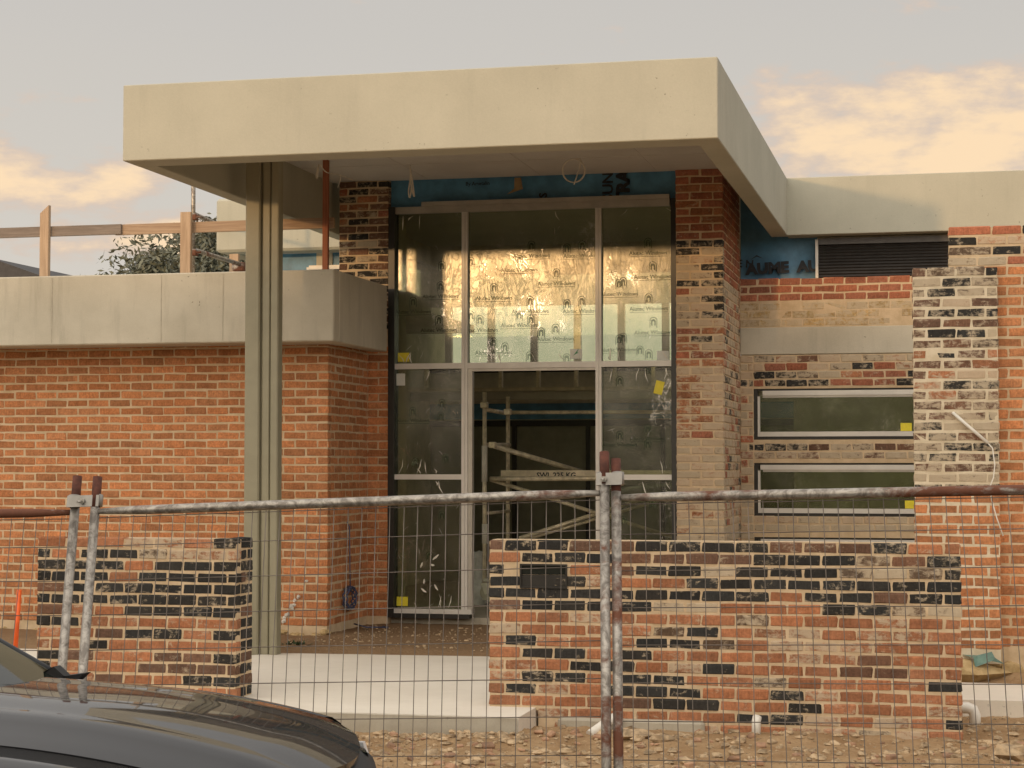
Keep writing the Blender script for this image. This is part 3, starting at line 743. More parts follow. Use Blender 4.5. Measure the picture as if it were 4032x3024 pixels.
# slot windows
for k, (z1, z0) in enumerate(WZ):
    sw = empty_part('slot_window', house, (-1.3, RY+.05, (z0+z1)/2))
    X1 = RX1
    mb = MB(); mb.box(WXL, WXL+.045, RY+.03, RY+.15, z0, z1); mb.box(WXL+.045, X1, RY+.03, RY+.15, z1-.02, z1); mb.box(WXL+.045, X1, RY+.03, RY+.15, z0, z0+.035); mb.build('outer_frame', BLACK, sw)
    mb = MB(); mb.box(WXL+.045, WXL+.07, RY+.015, RY+.10, z0+.036, z1-.085); mb.box(WXL+.072, X1, RY+.012, RY+.10, z0+.036, z0+.088); mb.box(WXL+.072+(.03 if k == 0 else 0), X1, RY+.010, RY+.10, z1-.075, z1-.022); mb.build('sash_frame', ALU, sw)
    mb = MB(); mb.box(WXL+.10, X1, RY+.02, RY+.08, z1-.10, z1-.077); mb.build('rail', ALUD, sw)
    mb = MB(); mb.box(WXL+.072, X1, RY+.05, RY+.056, z0+.09, z1-.078); mb.build('pane', GLASS, sw)
    mb = MB(); mb.box(WXL+.072, X1, RY+.044, RY+.0445, z0+.09, z1-.078); mb.build('film', FILM2, sw)
    if k < 2:
        p = at(3568 if k == 0 else 3585, 1704 if k == 0 else 1998, RY); mb = MB(); mb.box(p.x-.06, p.x+.06, RY+.038, RY+.042, z0+.092, z0+.18); mb.build('sticker', YEL, sw)
# ------------------------------------------------------------------ entry window
ew = empty_part('entry_window', house, (-4.35, GY+.1, 0))
EX0, EX1, EZ0, EZ1 = -5.91, -2.79, .17, 4.556
MXa, MXb, MXc, MXd = -5.114, -5.049, -3.652, -3.590
T1a, T1b, T2a, T2b = 2.792, 2.852, 1.601, 1.656
GP = GY + .085
mb = MB(); mb.box(EX0-.02, EX0+.05, GY-.0, GY+.16, EZ0-.05, EZ1); mb.box(EX1-.055, EX1+.0, GY+.012, GY+.16, EZ0, EZ1); mb.box(EX0+.05, MXb+.02, GY+.02, GY+.16, EZ0-.055, EZ0-.005); mb.build('jamb', BLACK, ew)
mb = MB(); mb.box(EX0+.05, EX1-.07, GY+.03, GY+.13, EZ1-.075, EZ1-.002); mb.box(EX0+.35, EX1-.07, GY+.005, GY+.12, EZ1-.002, EZ1+.045); mb.build('head', ALUD, ew)
for xa, xb, z0, z1 in ((MXa, MXb, EZ0, EZ1-.075), (MXc, MXd, EZ0, EZ1-.075)):
    mb = MB(); mb.box(xa, xa+(xb-xa)*.55, GY+.02, GY+.13, z0, z1); mb.box(xa+(xb-xa)*.58, xb, GY+.026, GY+.13, z0, z1); mb.build('mullion', ALU, ew)
for xa, xb in ((EX0+.05, MXa), (MXb, MXc), (MXd, EX1-.055)):
    mb = MB(); mb.box(xa, xb, GY+.022, GY+.13, T1a, T1b); mb.build('transom', ALU, ew)
for xa, xb in ((EX0+.05, MXa), (MXd, EX1-.055)):
    mb = MB(); mb.box(xa, xb, GY+.022, GY+.13, T2a, T2b); mb.build('transom', ALU, ew)
mb = MB(); mb.box(EX0+.045, MXb+.05, GY+.012, GY+.14, EZ0-.005, EZ0+.045); mb.build('sill', ALU, ew)
mb = MB(); mb.box(MXd-.0, EX1-.055, GY+.02, GY+.14, EZ0-.005, EZ0+.045); mb.build('sill', ALU, ew)
mb = MB(); mb.box(MXb, MXb+.05, GY+.04, GY+.12, EZ0, T1a); mb.box(MXb+.05, MXc, GY+.04, GY+.12, T1a-.03, T1a); mb.build('door_frame', ALUD, ew)
panes = [(EX0+.05, MXa, T1b, EZ1-.075), (MXb, MXc, T1b, EZ1-.075), (MXd, EX1-.055, T1b, EZ1-.075), (EX0+.05, MXa, T2b, T1a), (MXd, EX1-.055, T2b, T1a), (EX0+.05, MXa, EZ0+.045, T2a), (MXd, EX1-.055, EZ0+.045, T2a)]
for x0, x1, z0, z1 in panes:
    mb = MB(); mb.box(x0, x1, GP, GP+.006, z0, z1); mb.build('pane', GLASS, ew)
    mb = MB(); mb.add([(x0,GP-.004,z0),(x1,GP-.004,z0),(x1,GP-.004,z1),(x0,GP-.004,z1)], [(0,1,2,3)]); mb.build('film', FILM, ew)
def logo(mb, x, z, y, s=1.0, text=True, mirror=False):
    out = []; n = 10; w, h, r = .058*s, .085*s, .058*s
    def arch(wi, hi, lo):
        pts = [(-wi, lo)] + [(-wi*math.cos(math.pi*k/n), hi - wi + wi*math.sin(math.pi*k/n)*.9) for k in range(n+1)] + [(wi, lo)]
        return pts
    A = arch(w, h, -h); B_ = arch(w*.80, h*.84, -h*.85); C_ = arch(w*.62, h*.62, -h*.62); D_ = arch(w*.24, h*.16, -h*.62)
    for P_, Q_ in ((A, B_), (C_, D_)):
        k = len(P_); mb.add([(x+a, y, z+b_) for a, b_ in P_] + [(x+a, y, z+b_) for a, b_ in Q_], [(i, i+1, k+i+1, k+i) for i in range(k-1)])
    if text:
        put_text(mb, 'Alutec Windows', .085*s, (x, y, z - .155*s), 0, .0012, mirror)
        mb.add([(x-.29*s, y, z-.208*s), (x+.29*s, y, z-.208*s), (x+.29*s, y, z-.201*s), (x-.29*s, y, z-.201*s)], [(0,1,2,3)])
YP = GP - .0075
_lg = {}
def put_logo(p, sc, tx):
    k = (sc, tx)
    if k not in _lg:
        mb = MB(); logo(mb, 0, 0, 0, sc, tx); _lg[k] = mb.mesh('printed_logo')
    link('printed_logo', _lg[k], PRINT, ew, tuple(p))
L5 = [(510,580,0),(497,785,1),(1410,378,1),(1287,520,1),(1033,803,1),(1398,935,1),(890,1125,1),(1287,1075,1),(1402,1122,0),(1505,1250,0),(1030,1350,1),(1143,1400,0),(1392,1490,0),(220,940,1),(480,1125,1),(800,540,0),(800,1080,0)]
L6 = [(593,375,1),(440,405,0),(333,655,1),(587,932,1),(440,965,0),(325,1212,1),(182,1248,0),(437,1510,0),(1255,348,1),(1302,585,1),(965,760,1),(1003,745,0),(1260,907,1),(1308,1145,1),(965,1320,1),(1005,1303,0),(1262,1470,0)]
for x, y, tx in L5:
    p = at(1540 + x/2.552, 820 + y/2.552, YP); put_logo(p, .70, bool(tx))
for x, y, tx in L6:
    p = at(2060 + x/2.552, 820 + y/2.552, YP); put_logo(p, .70, bool(tx))
for u, v, tx in [(2520,1380,0),(2550,1460,0),(2440,1500,0),(2440,1715,1),(2550,1690,1),(2550,1750,0),(2570,1985,0),(2455,2050,0),(1625,1620,1),(1740,1590,0),(1735,1640,0),(1755,1805,0),(1635,1820,0),(1740,2030,0),(1690,2190,0)]:
    p = at(u, v, YP); put_logo(p, .64, bool(tx))
def sticker(u0, v0, u1, v1, m, rot=0):
    a, b_ = at(u0, v0, GP-.010), at(u1, v1, GP-.010); c = (a + b_)/2; w, h = (b_.x-a.x)/2, (a.z-b_.z)/2
    q = [(c.x + math.cos(rot)*i*w - math.sin(rot)*j*h, GP-.010, c.z + math.sin(rot)*i*w + math.cos(rot)*j*h) for i, j in ((-1,-1),(1,-1),(1,1),(-1,1))]
    mb = MB(); mb.prism(q, (0, .002, 0)); mb.build('sticker', m, ew)
sticker(1567,1389,1611,1424,YEL); sticker(1561,1471,1595,1518,WHT); sticker(1562,2349,1606,2386,YEL); sticker(2578,1500,2612,1552,YEL,rad(-14)); sticker(2587,1382,2634,1418,WHT); sticker(2245,1375,2292,1412,WHT)
p = at(2268, 1393, GP-.0115); mb = MB(); mb.add([(p.x-.03,GP-.0115,p.z-.02),(p.x+.0,GP-.0115,p.z+.0),(p.x-.012,GP-.0115,p.z+.005),(p.x+.035,GP-.0115,p.z+.06),(p.x+.012,GP-.0115,p.z+.015),(p.x+.03,GP-.0115,p.z+.01)], [(0,1,2),(2,1,4,3),(1,5,4)]); mb.build('sticker_emblem', simple('green_emblem', (.02,.20,.07), .6), ew)
# loose curled shreds of film along the pane edges
mb = MB(); rn = random.Random(8)
for x0, x1, z0, z1 in panes[:5] + panes[5:]:
    for k in range(6):
        px = rn.uniform(x0+.03, x1-.03); pz = (z0 + .01) if rn.random() < .65 else (z1 - .02)
        d = Vector((rn.uniform(-.06,.06), -rn.uniform(.01,.03), rn.uniform(.04,.16) * (1 if pz < (z0+z1)/2 else -1)))
        a = Vector((px, GP-.008, pz)); mid = a + d*.5 + Vector((rn.uniform(-.02,.02), -.01, 0)); e = a + d; w = Vector((rn.uniform(.003,.009), 0, 0))
        mb.add([a-w*.4, a+w*.4, mid+w, mid-w, e+w*.2, e-w*.2], [(0,1,2,3),(3,2,4,5)], True)
for x0, x1, z0, z1 in panes:                            # pale ribbons painted as highlights on creases in the film
    for k in range(13):
        c = Vector((rn.uniform(x0+.04, x1-.04), GP-.009, z0 + (z1-z0)*min(.95, abs(rn.gauss(.0,.42)) if rn.random() < .6 else rn.uniform(.05,.95))))
        a = rn.gauss(1.57, .55); L_ = rn.uniform(.02,.09); cur = rn.uniform(-1.5,1.5); w = rn.uniform(.0008,.0020); q0 = None
        for i in range(6):
            d = Vector((math.cos(a), 0, math.sin(a))); n_ = Vector((-d.z, 0, d.x))*w*(1-abs(i-2.5)/3.4)
            q = (c - n_, c + n_)
            if q0: mb.add([q0[0], q0[1], q[1], q[0]], [(0,1,2,3)])
            q0 = q; c = c + d*L_/5; a += cur/5
for k, (u, v, l, r_) in enumerate([(1715,2195,.10,.7),(1702,2225,.05,-.2),(1660,2225,.07,1.2),(1668,2325,.08,-.6),(1716,2312,.08,-1.0),(1670,2290,.06,1.5)]):
    c = at(u, v, GP-.011); dd = Vector((math.cos(r_), 0, math.sin(r_)))*l*.5; nn = Vector((-dd.z, 0, dd.x)).normalized()*.012
    mb.add([c-dd, c+nn-dd*.3, c+dd*.8+nn*.6, c+dd, c-nn+dd*.1], [(0,1,2,3,4)])
mb.build('film_shreds_glints', simple('film_shred_glint', (.80,.76,.64), .25, .0, .15), ew)['kind'] = 'stuff'
# interior
ir = empty_part('interior', house, (-4.4, 23, 0))
mb = MB(); mb.box(-7.4, 3.6, 19.85, 27.2, .02, .12); mb.build('floor', GREYC, ir)
mb = MB(); mb.box(-7.4, -7.2, 21.6, 27.2, .12, 4.86); mb.box(3.4, 3.6, 21.6, 27.2, .12, 4.86); mb.box(-2.0, 3.4, 25.0, 25.2, .12, 4.86); mb.box(-5.95,-5.93,19.9,20.4,.12,4.5); mb.build('inner_wall', PLASTER, ir)
BY = 26.0
mb = MB(); mb.box(-8, -2.0, BY, BY+.1, 4.0, 4.86); mb.box(-8, -2.0, BY, BY+.1, 2.38, 3.18); mb.build('rear_wall', PLASTER, ir)
mb = MB(); mb.box(-8, -2.0, BY-.02, BY+.08, 2.40, 2.62); mb.build('rear_wrap', BLUE, ir)
mb = MB(); mb.box(-8, -2.0, BY-.05, BY+.05, 3.06, 3.20); mb.build('rear_beam', DARK, ir)
xx = [-7.6 + k*.62 for k in range(10)]
for x in xx:
    mb = MB(); mb.box(x, x+.10, BY-.02, BY+.06, 3.20, 4.0); mb.build('clerestory_stud', ALUD, ir)
for x in [-7.5 + k*.52 for k in range(11)]:
    mb = MB(); mb.box(x, x+.045, 24.9, 24.98, 2.80, 3.12); mb.build('bulkhead_stud', TUBE, ir)
mb = MB(); mb.box(-7.2, -2.0, 24.86, 24.99, 2.755, 2.80); mb.build('bulkhead_plate', PLANK, ir)
mb = MB(); mb.box(-7.2, -2.0, 24.99, 25.03, 2.64, 2.75); mb.build('channel', ALUD, ir)
sd = empty_part('sliding_door', house, (-4.4, BY, 1.2))
mb = MB(); mb.box(-8, -2.0, BY-.03, BY+.07, 2.30, 2.385)
for x in (-7.3, -6.0, -4.95, -3.9, -2.6): mb.box(x, x+.06, BY-.03, BY+.07, .12, 2.30)
mb.build('door_frame', BLACK, sd)
mb = MB(); mb.box(-8, -2.0, BY+.01, BY+.02, .12, 2.30); mb.build('door_pane', simple('dim_door_glass', (.22,.215,.15), .35, .0, .3, 1.5), sd)
mb = MB(); mb.box(-7.2, -2.0, BY+2.2, BY+2.3, .0, 2.1); mb.build('yard_fence', simple('dark_yard_fence', (.05,.06,.035), .9), house)

# ------------------------------------------------------------------ scaffold tower in the entry
t = thing('scaffold_tower', 'aluminium scaffold tower standing inside the open entry doorway', 'scaffold', (-4.2,21.3,.12))
def tub(name, a, b_, r=.025, m=TUBE): 
    mb = MB(); mb.tube([a, b_], r, 8); return mb.build(name, m, t)
SY = 21.2; SY2 = 22.1
u1 = tub('upright', at(1908,1545,SY), at(1908,2360,SY)); u2 = tub('upright', at(2000,1562,SY2), at(2000,2300,SY2))
tub('upright', at(2680,1562,SY2), at(2680,2300,SY2))
tub('sleeve', at(1908,1755,SY-.005), at(1908,1897,SY-.005), .034, PVC); tub('sleeve', at(1909,2063,SY-.005), at(1909,2140,SY-.005), .034, PVC)
tub('rung', at(1908,1612,SY), at(2000,1628,SY2)); tub('ledger', at(1990,1624,SY2), at(2690,1622,SY2), .022)
tub('rung', at(1908,1752,SY), at(2005,1752,SY2)); tub('rung', at(1908,2022,SY), at(2005,2012,SY2), .02)
tub('brace', at(1945,1756,SY+.1), at(2340,1874,SY2+.1), .03)
tub('brace', at(1930,1888,SY+.06), at(2650,2115,SY2), .022)
tub('brace', at(2045,2120,SY+.12), at(2560,1955,SY2), .024); tub('brace', at(2065,2125,SY+.2), at(2580,1975,SY2+.1), .02)
tub('ledger', at(1930,1886,SY+.04), at(2650,1882,SY+.04), .028)
pk = MB(); a, b_ = at(1972,1862,SY+.2), at(2650,1866,SY+.2); pk.box(a.x, b_.x, a.y, a.y+.5, a.z-.045, a.z+.03); pk = pk.build('plank', PLANK, t)
tx = MB(); put_text(tx, 'SWL 225 KG', .085, at(2190,1872,SY+.198) , 0, .0025); tx.build('lettering', INK, pk)
for u, v in ((1908,1595),(1940,1752),(2000,1622)):
    p = at(u, v, SY); mb = MB(); mb.bbox(p.x-.04,p.x+.04,p.y-.05,p.y+.04,p.z-.035,p.z+.035,.01); mb.build('coupler', TUBE, t)
cs = empty_part('caster', t, (-4.6, 20.9, .2))
p = at(1920, 2312, 20.9)
mb = MB(); mb.tube([p + Vector((0,-.03,-.06)), p + Vector((0,.03,-.06))], .085, 16); mb.build('wheel', simple('caster_wheel', (.34,.32,.24), .6), cs)
mb = MB(); mb.prism([(p.x-.075,p.y-.05,p.z+.05),(p.x+.09,p.y-.05,p.z+.05),(p.x+.08,p.y-.05,p.z-.05),(p.x-.02,p.y-.05,p.z-.08)], (0,.012,0)); mb.bbox(p.x-.04,p.x+.10,p.y-.06,p.y+.06,p.z+.06,p.z+.10,.006); mb.build('fork', simple('caster_fork', (.48,.46,.38), .5, .2), cs)
# bag behind it
p = at(1880, 2220, 21.8); mb = MB(); rn = random.Random(2)
rows = []
for j in range(9):
    z = j/8; rr = .16 * (1 - .55*z**3) * (1 if j else .9)
    rows.append([(p.x + rr*math.cos(a)*(1+.12*mnoise.noise(Vector((math.cos(a)*2, math.sin(a)*2, z*4)))), p.y + rr*math.sin(a), .12 + z*.62 + .03*mnoise.noise(Vector((a*2, z*3, 1)))) for a in [2*math.pi*k/18 for k in range(19)]])
mb.loft(rows, True)
tag(mb.build('rubbish_bag', BAG), 'crumpled pale plastic bag standing inside the entry behind the scaffold foot', 'bag')

# ------------------------------------------------------------------ roof edge rail and rear scaffold
t = thing('guard_rail', 'timber edge rail on posts along the roof of the left wing', 'guard rail', (-8,18.25,3.6))
RYY = 18.25
def post(x0, x1, z1, m, slant=0):
    mb = MB(); mb.prism([(x0,RYY,3.55),(x1,RYY,3.55),(x1,RYY,z1+slant),(x0,RYY,z1)], (0,.05,0)); return mb.build('post', m, t)
post(-9.311,-9.212,4.40,PINE,.085); post(-7.732,-7.62,4.366,PINE); post(-6.19,-6.135,4.85,REDT)
mb = MB(); mb.obox((-11,RYY+.075,4.212),(-8.42,RYY+.075,4.216),.045,.105,(0,0,1)); o = mb.build('rail', GREYT, t); o['label'] = 'grey weathered rail board'
mb = MB(); mb.obox((-8.5,RYY+.11,4.214),(-6.10,RYY+.11,4.222),.045,.108,(0,0,1)); mb.build('rail', PINEX, t)
t = thing('scaffold', 'galvanised scaffold pipes standing behind the timber roof rail', 'scaffold', (-7.9,19.2,3.6))
def tubs(name, a, b_, r=.024):
    mb = MB(); mb.tube([a, b_], r, 10); o = mb.build(name, GALV, t); o.color = (1,1,1,.35); return o
a0 = Vector((-7.9, 19.0, 3.6)); tubs('standard', a0, Vector((-7.906,19.0,5.6)))
tubs('ledger', at(764,842,19.05), at(905,905,22.0)); tubs('ledger', at(768,985,19.05), at(945,1040,20.6))
for v in (855, 995):
    p = at(760, v, 19.0); mb = MB(); mb.bbox(p.x-.045,p.x+.05,p.y-.04,p.y+.04,p.z-.035,p.z+.035,.01); mb.tube([p+Vector((-.09,-.02,0)), p+Vector((.1,-.02,0))], .012, 6); mb.build('coupler', GALV, t)
p = at(940, 1050, 20.6); mb = MB(); mb.bbox(p.x-.07,p.x+.07,p.y-.04,p.y+.04,p.z-.05,p.z+.05,.01); mb.build('coupler', GALV, t)
mb = MB(); a = at(903,1020,20.9); mb.box(a.x,a.x+.11,20.9,20.95,3.6,a.z+.06); mb.build('toe_post', PINE, t)

# ------------------------------------------------------------------ temporary fence
DV = Vector((.05068, -.25583, -.96539)).normalized()
def fence_panel(label, A, B, wires, near=True, rust=(0,0), t_left=-.14, t_right=-.15, bottom=1.93, rail=.5):
    A, B = Vector(A), Vector(B); L = (B - A).length; ex = (B - A).normalized(); nrm = ex.cross(DV).normalized()
    t = thing('wire_fence', label, 'fence', A + DV*bottom, 'temporary wire fence panels')
    def ob(name, mb, m, al=.0):
        o = mb.build(name, m, t); o.color = (1,1,1,al); return o
    for P, tt, al in ((A, t_left, rust[0]), (B, t_right, rust[1])):
        p = P + DV*tt; mb = MB(); mb.tube([p, p + DV*.14], .0205, 12); ob('post_top', mb, RUST)
        mb = MB(); mb.tube([p + DV*.14, P + DV*bottom], .0205, 12); ob('post', mb, GALV, al)
    n = 12; pts = [A + ex*.02 + (B - A - ex*.04)*(k/n) for k in range(n+1)]
    mb = MB(); mb.tube(pts, [.012, .0195] + [.0205]*(n-3) + [.0195, .012], 12); ob('top_rail', mb, GALV, rail)
    mb = MB(); mb.tube([A + DV*(bottom-.05), B + DV*(bottom-.05)], .0205, 10); ob('bottom_rail', mb, GALV, .3)
    # wires, each one its own piece
    nv = int(L/.0603); rn = random.Random(int(L*1000))
    for k in range(1, nv):
        s = k * L/nv; b0 = A + ex*s
        j = [ex*rn.uniform(-.0022,.0022) + nrm*rn.uniform(-.003,.003) for _ in range(7)]
        mb = MB(); mb.tube([b0 + DV*(.022 + i*.305) + j[i] for i in range(7)], .0019, 5); ob('wire', mb, WIRE)
    for k in range(13):
        d = .028 if k == 0 else .003 + .1525*k
        mb = MB(); mb.tube([A + DV*d + ex*.02 + nrm*.004, A + DV*d + ex*L*.5 + nrm*.006, B + DV*d - ex*.02 + nrm*.004], .0021, 5); ob('wire', mb, WIRE)
    return t, A, B
pA = (-3.675, 7.75, 1.548); pB = (-1.398, 7.75, 1.637); pC = (-1.352, 7.765, 1.618); pD = (1.06, 7.765, 1.672)
pE = (-6.08, 7.79, 1.50); pF = (-3.782, 7.77, 1.543)
fence_panel('middle panel of wire site fence, its top rail half rusted', pA, pB, 0, rust=(.15,.5), rail=.5, t_left=-.157, t_right=-.175)
fence_panel('right panel of wire site fence, in front of the long brick wall', pC, pD, 0, rust=(.75,.3), rail=.6, t_left=-.165)
fence_panel('left panel of wire site fence, behind the windscreen of the car', pE, pF, 0, rust=(.3,.1), rail=1.0, t_right=-.165)
def clamp(label, c, w, bolt):
    c = Vector(c); ex = Vector((1,0,.03)); t = thing('fence_clamp', label, 'clamp', c, 'steel clamps joining the fence panels')
    mb = MB(); up = -DV
    mb.obox(c - ex*w/2 + Vector((0,-.026,0)), c + ex*w/2 + Vector((0,-.026,0)), .006, .052, up)
    for sx in (-1, 1): mb.tube([c + ex*sx*(w/2-.022) - up*.026, c + ex*sx*(w/2-.022) + up*.026], .0265, 12)
    mb.build('plate', simple('clamp_zinc', (.30,.28,.25), .45, .4), t)
    mb = MB(); bc = c + ex*bolt + Vector((0,-.03,0)); mb.tube([bc, bc + Vector((0,-.012,0))], .013, 6); mb.tube([bc + Vector((0,-.012,0)), bc + Vector((-.005,-.04,-.004))], .006, 6); mb.build('bolt', ALUD, t)
cA = (Vector(pF) + Vector(pA))/2 - DV*.05; cB = (Vector(pB) + Vector(pC))/2 - DV*.07
clamp('flat zinc clamp joining two fence posts in front of the orange brick wall', cA, .152, .0)
clamp('bolted zinc clamp joining two rusty fence posts in front of the doorway', cB, .108, -.02)

# ------------------------------------------------------------------ small site things
def pipe(label, pts, r=.045):
    mb = MB(); mb.tube(pts, r, 14); o = mb.build('drain_pipe', PVC); tag(o, label, 'pipe', 'white drain pipes in the dirt')
pipe('white drain pipe lying slanted by the concrete footing, half buried', [(-2.50,13.25,-.145),(-2.38,13.40,-.055),(-2.33,13.45,-.03)], .035)
pipe('short white pipe stub standing upright at the foot of the long wall', [(-1.345,13.40,-.16),(-1.345,13.40,-.035),(-1.340,13.42,-.005)], .032)
a = at(3800, 2805, 14.3); pipe('white elbow pipe at the right end of the long wall', [a + Vector((-.1,0,.03)), a + Vector((.02,0,.035)), a + Vector((.055,0,.02)), a + Vector((.07,0,-.02)), a + Vector((.07,0,-.12))], .042)
p0 = at(55, 2640, 15.3); p1 = at(76, 2322, 15.3)
mb = MB(); mb.tube([p0, p1], .022, 8); tag(mb.build('marker_stake', ORANGE), 'thin orange stake leaning behind the left fence panel', 'stake')
# conduit on the pier
mb = MB(); c0 = at(3752, 1625, PYF-.02); c1 = at(3890, 1745, PYF-.05)
mb.tube([c0 + Vector((0,.05,0)), c0, c1], .014, 10); tail = [c1] + [at(u, v, PYF-.06) for u, v in ((3908,1765),(3917,1830),(3912,1880),(3898,1915),(3905,1970),(3925,2040),(3950,2110))]
t = thing('conduit', 'white conduit with a thin cable hanging down the smeared brick pier', 'conduit', c0); mb.build('pipe', PVC, t)
mb = MB(); mb.tube(tail, .0055, 6); mb.build('cable', PVC, t)
# green plastic sheet under the wing wall
mb = MB(); A_ = at(3792, 2570, PYF-.02)
q = [at(u, v, PYF - d) for u, v, d in ((3790,2578,.0),(3850,2580,.03),(3905,2566,.05),(3918,2590,.1),(3905,2603,.12),(3840,2627,.14),(3832,2590,.10),(3955,2614,.05),(3945,2608,.02))]
mb.add(q, [(0,1,6),(1,2,3,4),(1,4,5,6),(3,8,7,4)], False); mb.add([v + Vector((0,.004,0)) for v in q], [(0,6,1),(1,4,3,2),(1,6,5,4),(3,4,7,8)])
tag(mb.build('plastic_sheet', GREENP), 'torn green damp-proof plastic sticking out under the orange wing wall', 'plastic sheet')
# blue cable coil on the return of the left wall
cc = at(1372, 2358, 18.95); rn = random.Random(6); pts = []
for k in range(80):
    a = 2*math.pi*k/16; r = .115 + .018*math.sin(k*.37) ; pts.append((cc.x + .02 + .03*math.sin(k*1.3), cc.y + r*1.35*math.cos(a), cc.z + r*math.sin(a)*1.0))
mb = MB(); mb.tube([(cc.x+.02, cc.y, cc.z+.115),(cc.x+.012, cc.y+.01, cc.z+.3),(cc.x+.012, cc.y-.01, cc.z+.75),(cc.x-.02, cc.y, cc.z+.8)], .006, 6); mb.tube(pts, .008, 5); mb.tube([(cc.x+.03, cc.y+.1, .10),(cc.x+.2, cc.y+.0, .075),(cc.x+.4, cc.y+.1, .07),(cc.x+.3,cc.y+.25,.07)], .008, 5)
tag(mb.build('cable_coil', CABLEB), 'coiled blue cable hanging low on the brick return beside the entry', 'cable')
# cables hanging from the canopy
def cab(label, pts, r=.006):
    mb = MB(); mb.tube(pts, r, 6); tag(mb.build('loose_cable', CABLE), label, 'cable', 'loose cables hanging from the canopy')
def sp(pts, n=6):                       # smooth curve through points
    pts = [Vector(q) for q in pts]; out = []
    for i in range(len(pts)-1):
        p0, p1, p2, p3 = pts[max(i-1,0)], pts[i], pts[i+1], pts[min(i+2,len(pts)-1)]
        for k in range(n):
            s = k/n; out.append(.5*((2*p1) + (p2-p0)*s + (2*p0-5*p1+4*p2-p3)*s*s + (3*p1-p0-3*p2+p3)*s**3))
    return out + [pts[-1]]
yy = 17.6
cab('bundle of white cables hanging down in front of the blue wrap near the left pier', sp([at(1614,650,yy), at(1616,700,yy), at(1609,750,yy), at(1613,778,yy), at(1619,745,yy), at(1615,690,yy), at(1621,740,yy), at(1631,774,yy), at(1624,715,yy), at(1615,660,yy)]), .007)
cx_, cy_ = 2258, 672
cab('ring of pale cable looped under the canopy above the middle of the window', sp([at(2240,630,yy)] + [at(cx_ + 44*math.sin(2*math.pi*k/10) + 2*(k//10), cy_ - 46*math.cos(2*math.pi*k/10), yy) for k in range(22)] + [at(2260,727,yy)], 3), .006)
cab('thin pale cable strung across the canopy soffit behind the steel column', sp([at(1256,646,16.6), at(1245,690,16.6), at(1250,700,16.6), at(1258,650,16.6), at(1285,678,16.9), at(1340,690,17.2), at(1395,712,17.6)]), .005)
cab('short dark cable tail dangling over the left brick pier', sp([at(1342,690,17.2), at(1338,715,17.2), at(1330,740,17.2)]), .004)
p = at(2035, 735, 19.70)
mb = MB(); mb.add([(p.x-.03,19.72,p.z+.10),(p.x+.04,19.72,p.z+.10),(p.x+.07,19.68,p.z-.03),(p.x-.10,19.66,p.z-.085),(p.x-.03,19.70,p.z-.02)], [(0,1,2,3,4)]); mb.add([(p.x-.03,19.724,p.z+.10),(p.x+.04,19.724,p.z+.10),(p.x+.07,19.684,p.z-.03),(p.x-.10,19.664,p.z-.085),(p.x-.03,19.704,p.z-.02)], [(4,3,2,1,0)])
tag(mb.build('cardboard_scrap', CARDB), 'folded brown cardboard scrap stuck on the blue wrap above the window', 'cardboard')
mb = MB(); rn = random.Random(14); pw = at(1165, 2552, 17.3)
for k in range(46):
    a, l = rn.uniform(0, 6.28), rn.uniform(.04,.15); e = Vector((math.cos(a)*l, math.sin(a)*l*.6, rn.uniform(.01,.07))); s_ = Vector((-math.sin(a), math.cos(a), 0))*.014; o_ = Vector((pw.x + rn.uniform(-.1,.1), pw.y, .02))
    mb.add([o_, o_ + e*.5 + s_, o_ + e, o_ + e*.5 - s_], [(0,1,2,3)])
tag(mb.build('weed', WEED), 'small green weed growing in the dirt behind the porch slab', 'weed')

# ------------------------------------------------------------------ the parked car
CYC = 5.56                                    # its long axis, parallel to the kerb, nose to the right
car = thing('parked_car', 'dark grey car parked nose to the right in front of the site fence', 'car', (-3.6, CYC, -.2))
def hz(x, t):                                  # bonnet height at x, t = -1 (near) .. 1 (far)
    s = (x + 3.0) / 1.15
    z = 1.040 - .056*s - .175*max(s-.25,0)**2 - .34*max(s-.86,0)**1.5
    return z - (.040 if t > 0 else .072)*abs(t)**2.2 + .010*math.exp(-((abs(t)-.62)/.10)**2)
def nose(t): return -1.80 - .27*abs(t)**2.3
HW = .625
def hpt(s, t):
    x = -2.985 - .02*abs(t)**2 + s*(nose(t) + 2.985 + .02*abs(t)**2)
    return Vector((x, CYC + HW*t*(1 - .05*s*s)*(1 if t > 0 else .90), hz(x, t)))
top = [[hpt(i/30, -1 + 2*k/28) for k in range(29)] for i in range(31)]
mb = MB(); mb.loft(top, True)
lip = [[p for p in top[-1]], [p + Vector((-.004,0,-.022)) for p in top[-1]]]; mb.loft(lip, True)
for e in (0, -1): mb.loft([[r[e] for r in top], [r[e] + Vector((0,0,-.03)) for r in top]] if e else [[r[e] + Vector((0,0,-.03)) for r in top], [r[e] for r in top]], True)
mb.build('bonnet', PAINT, car)
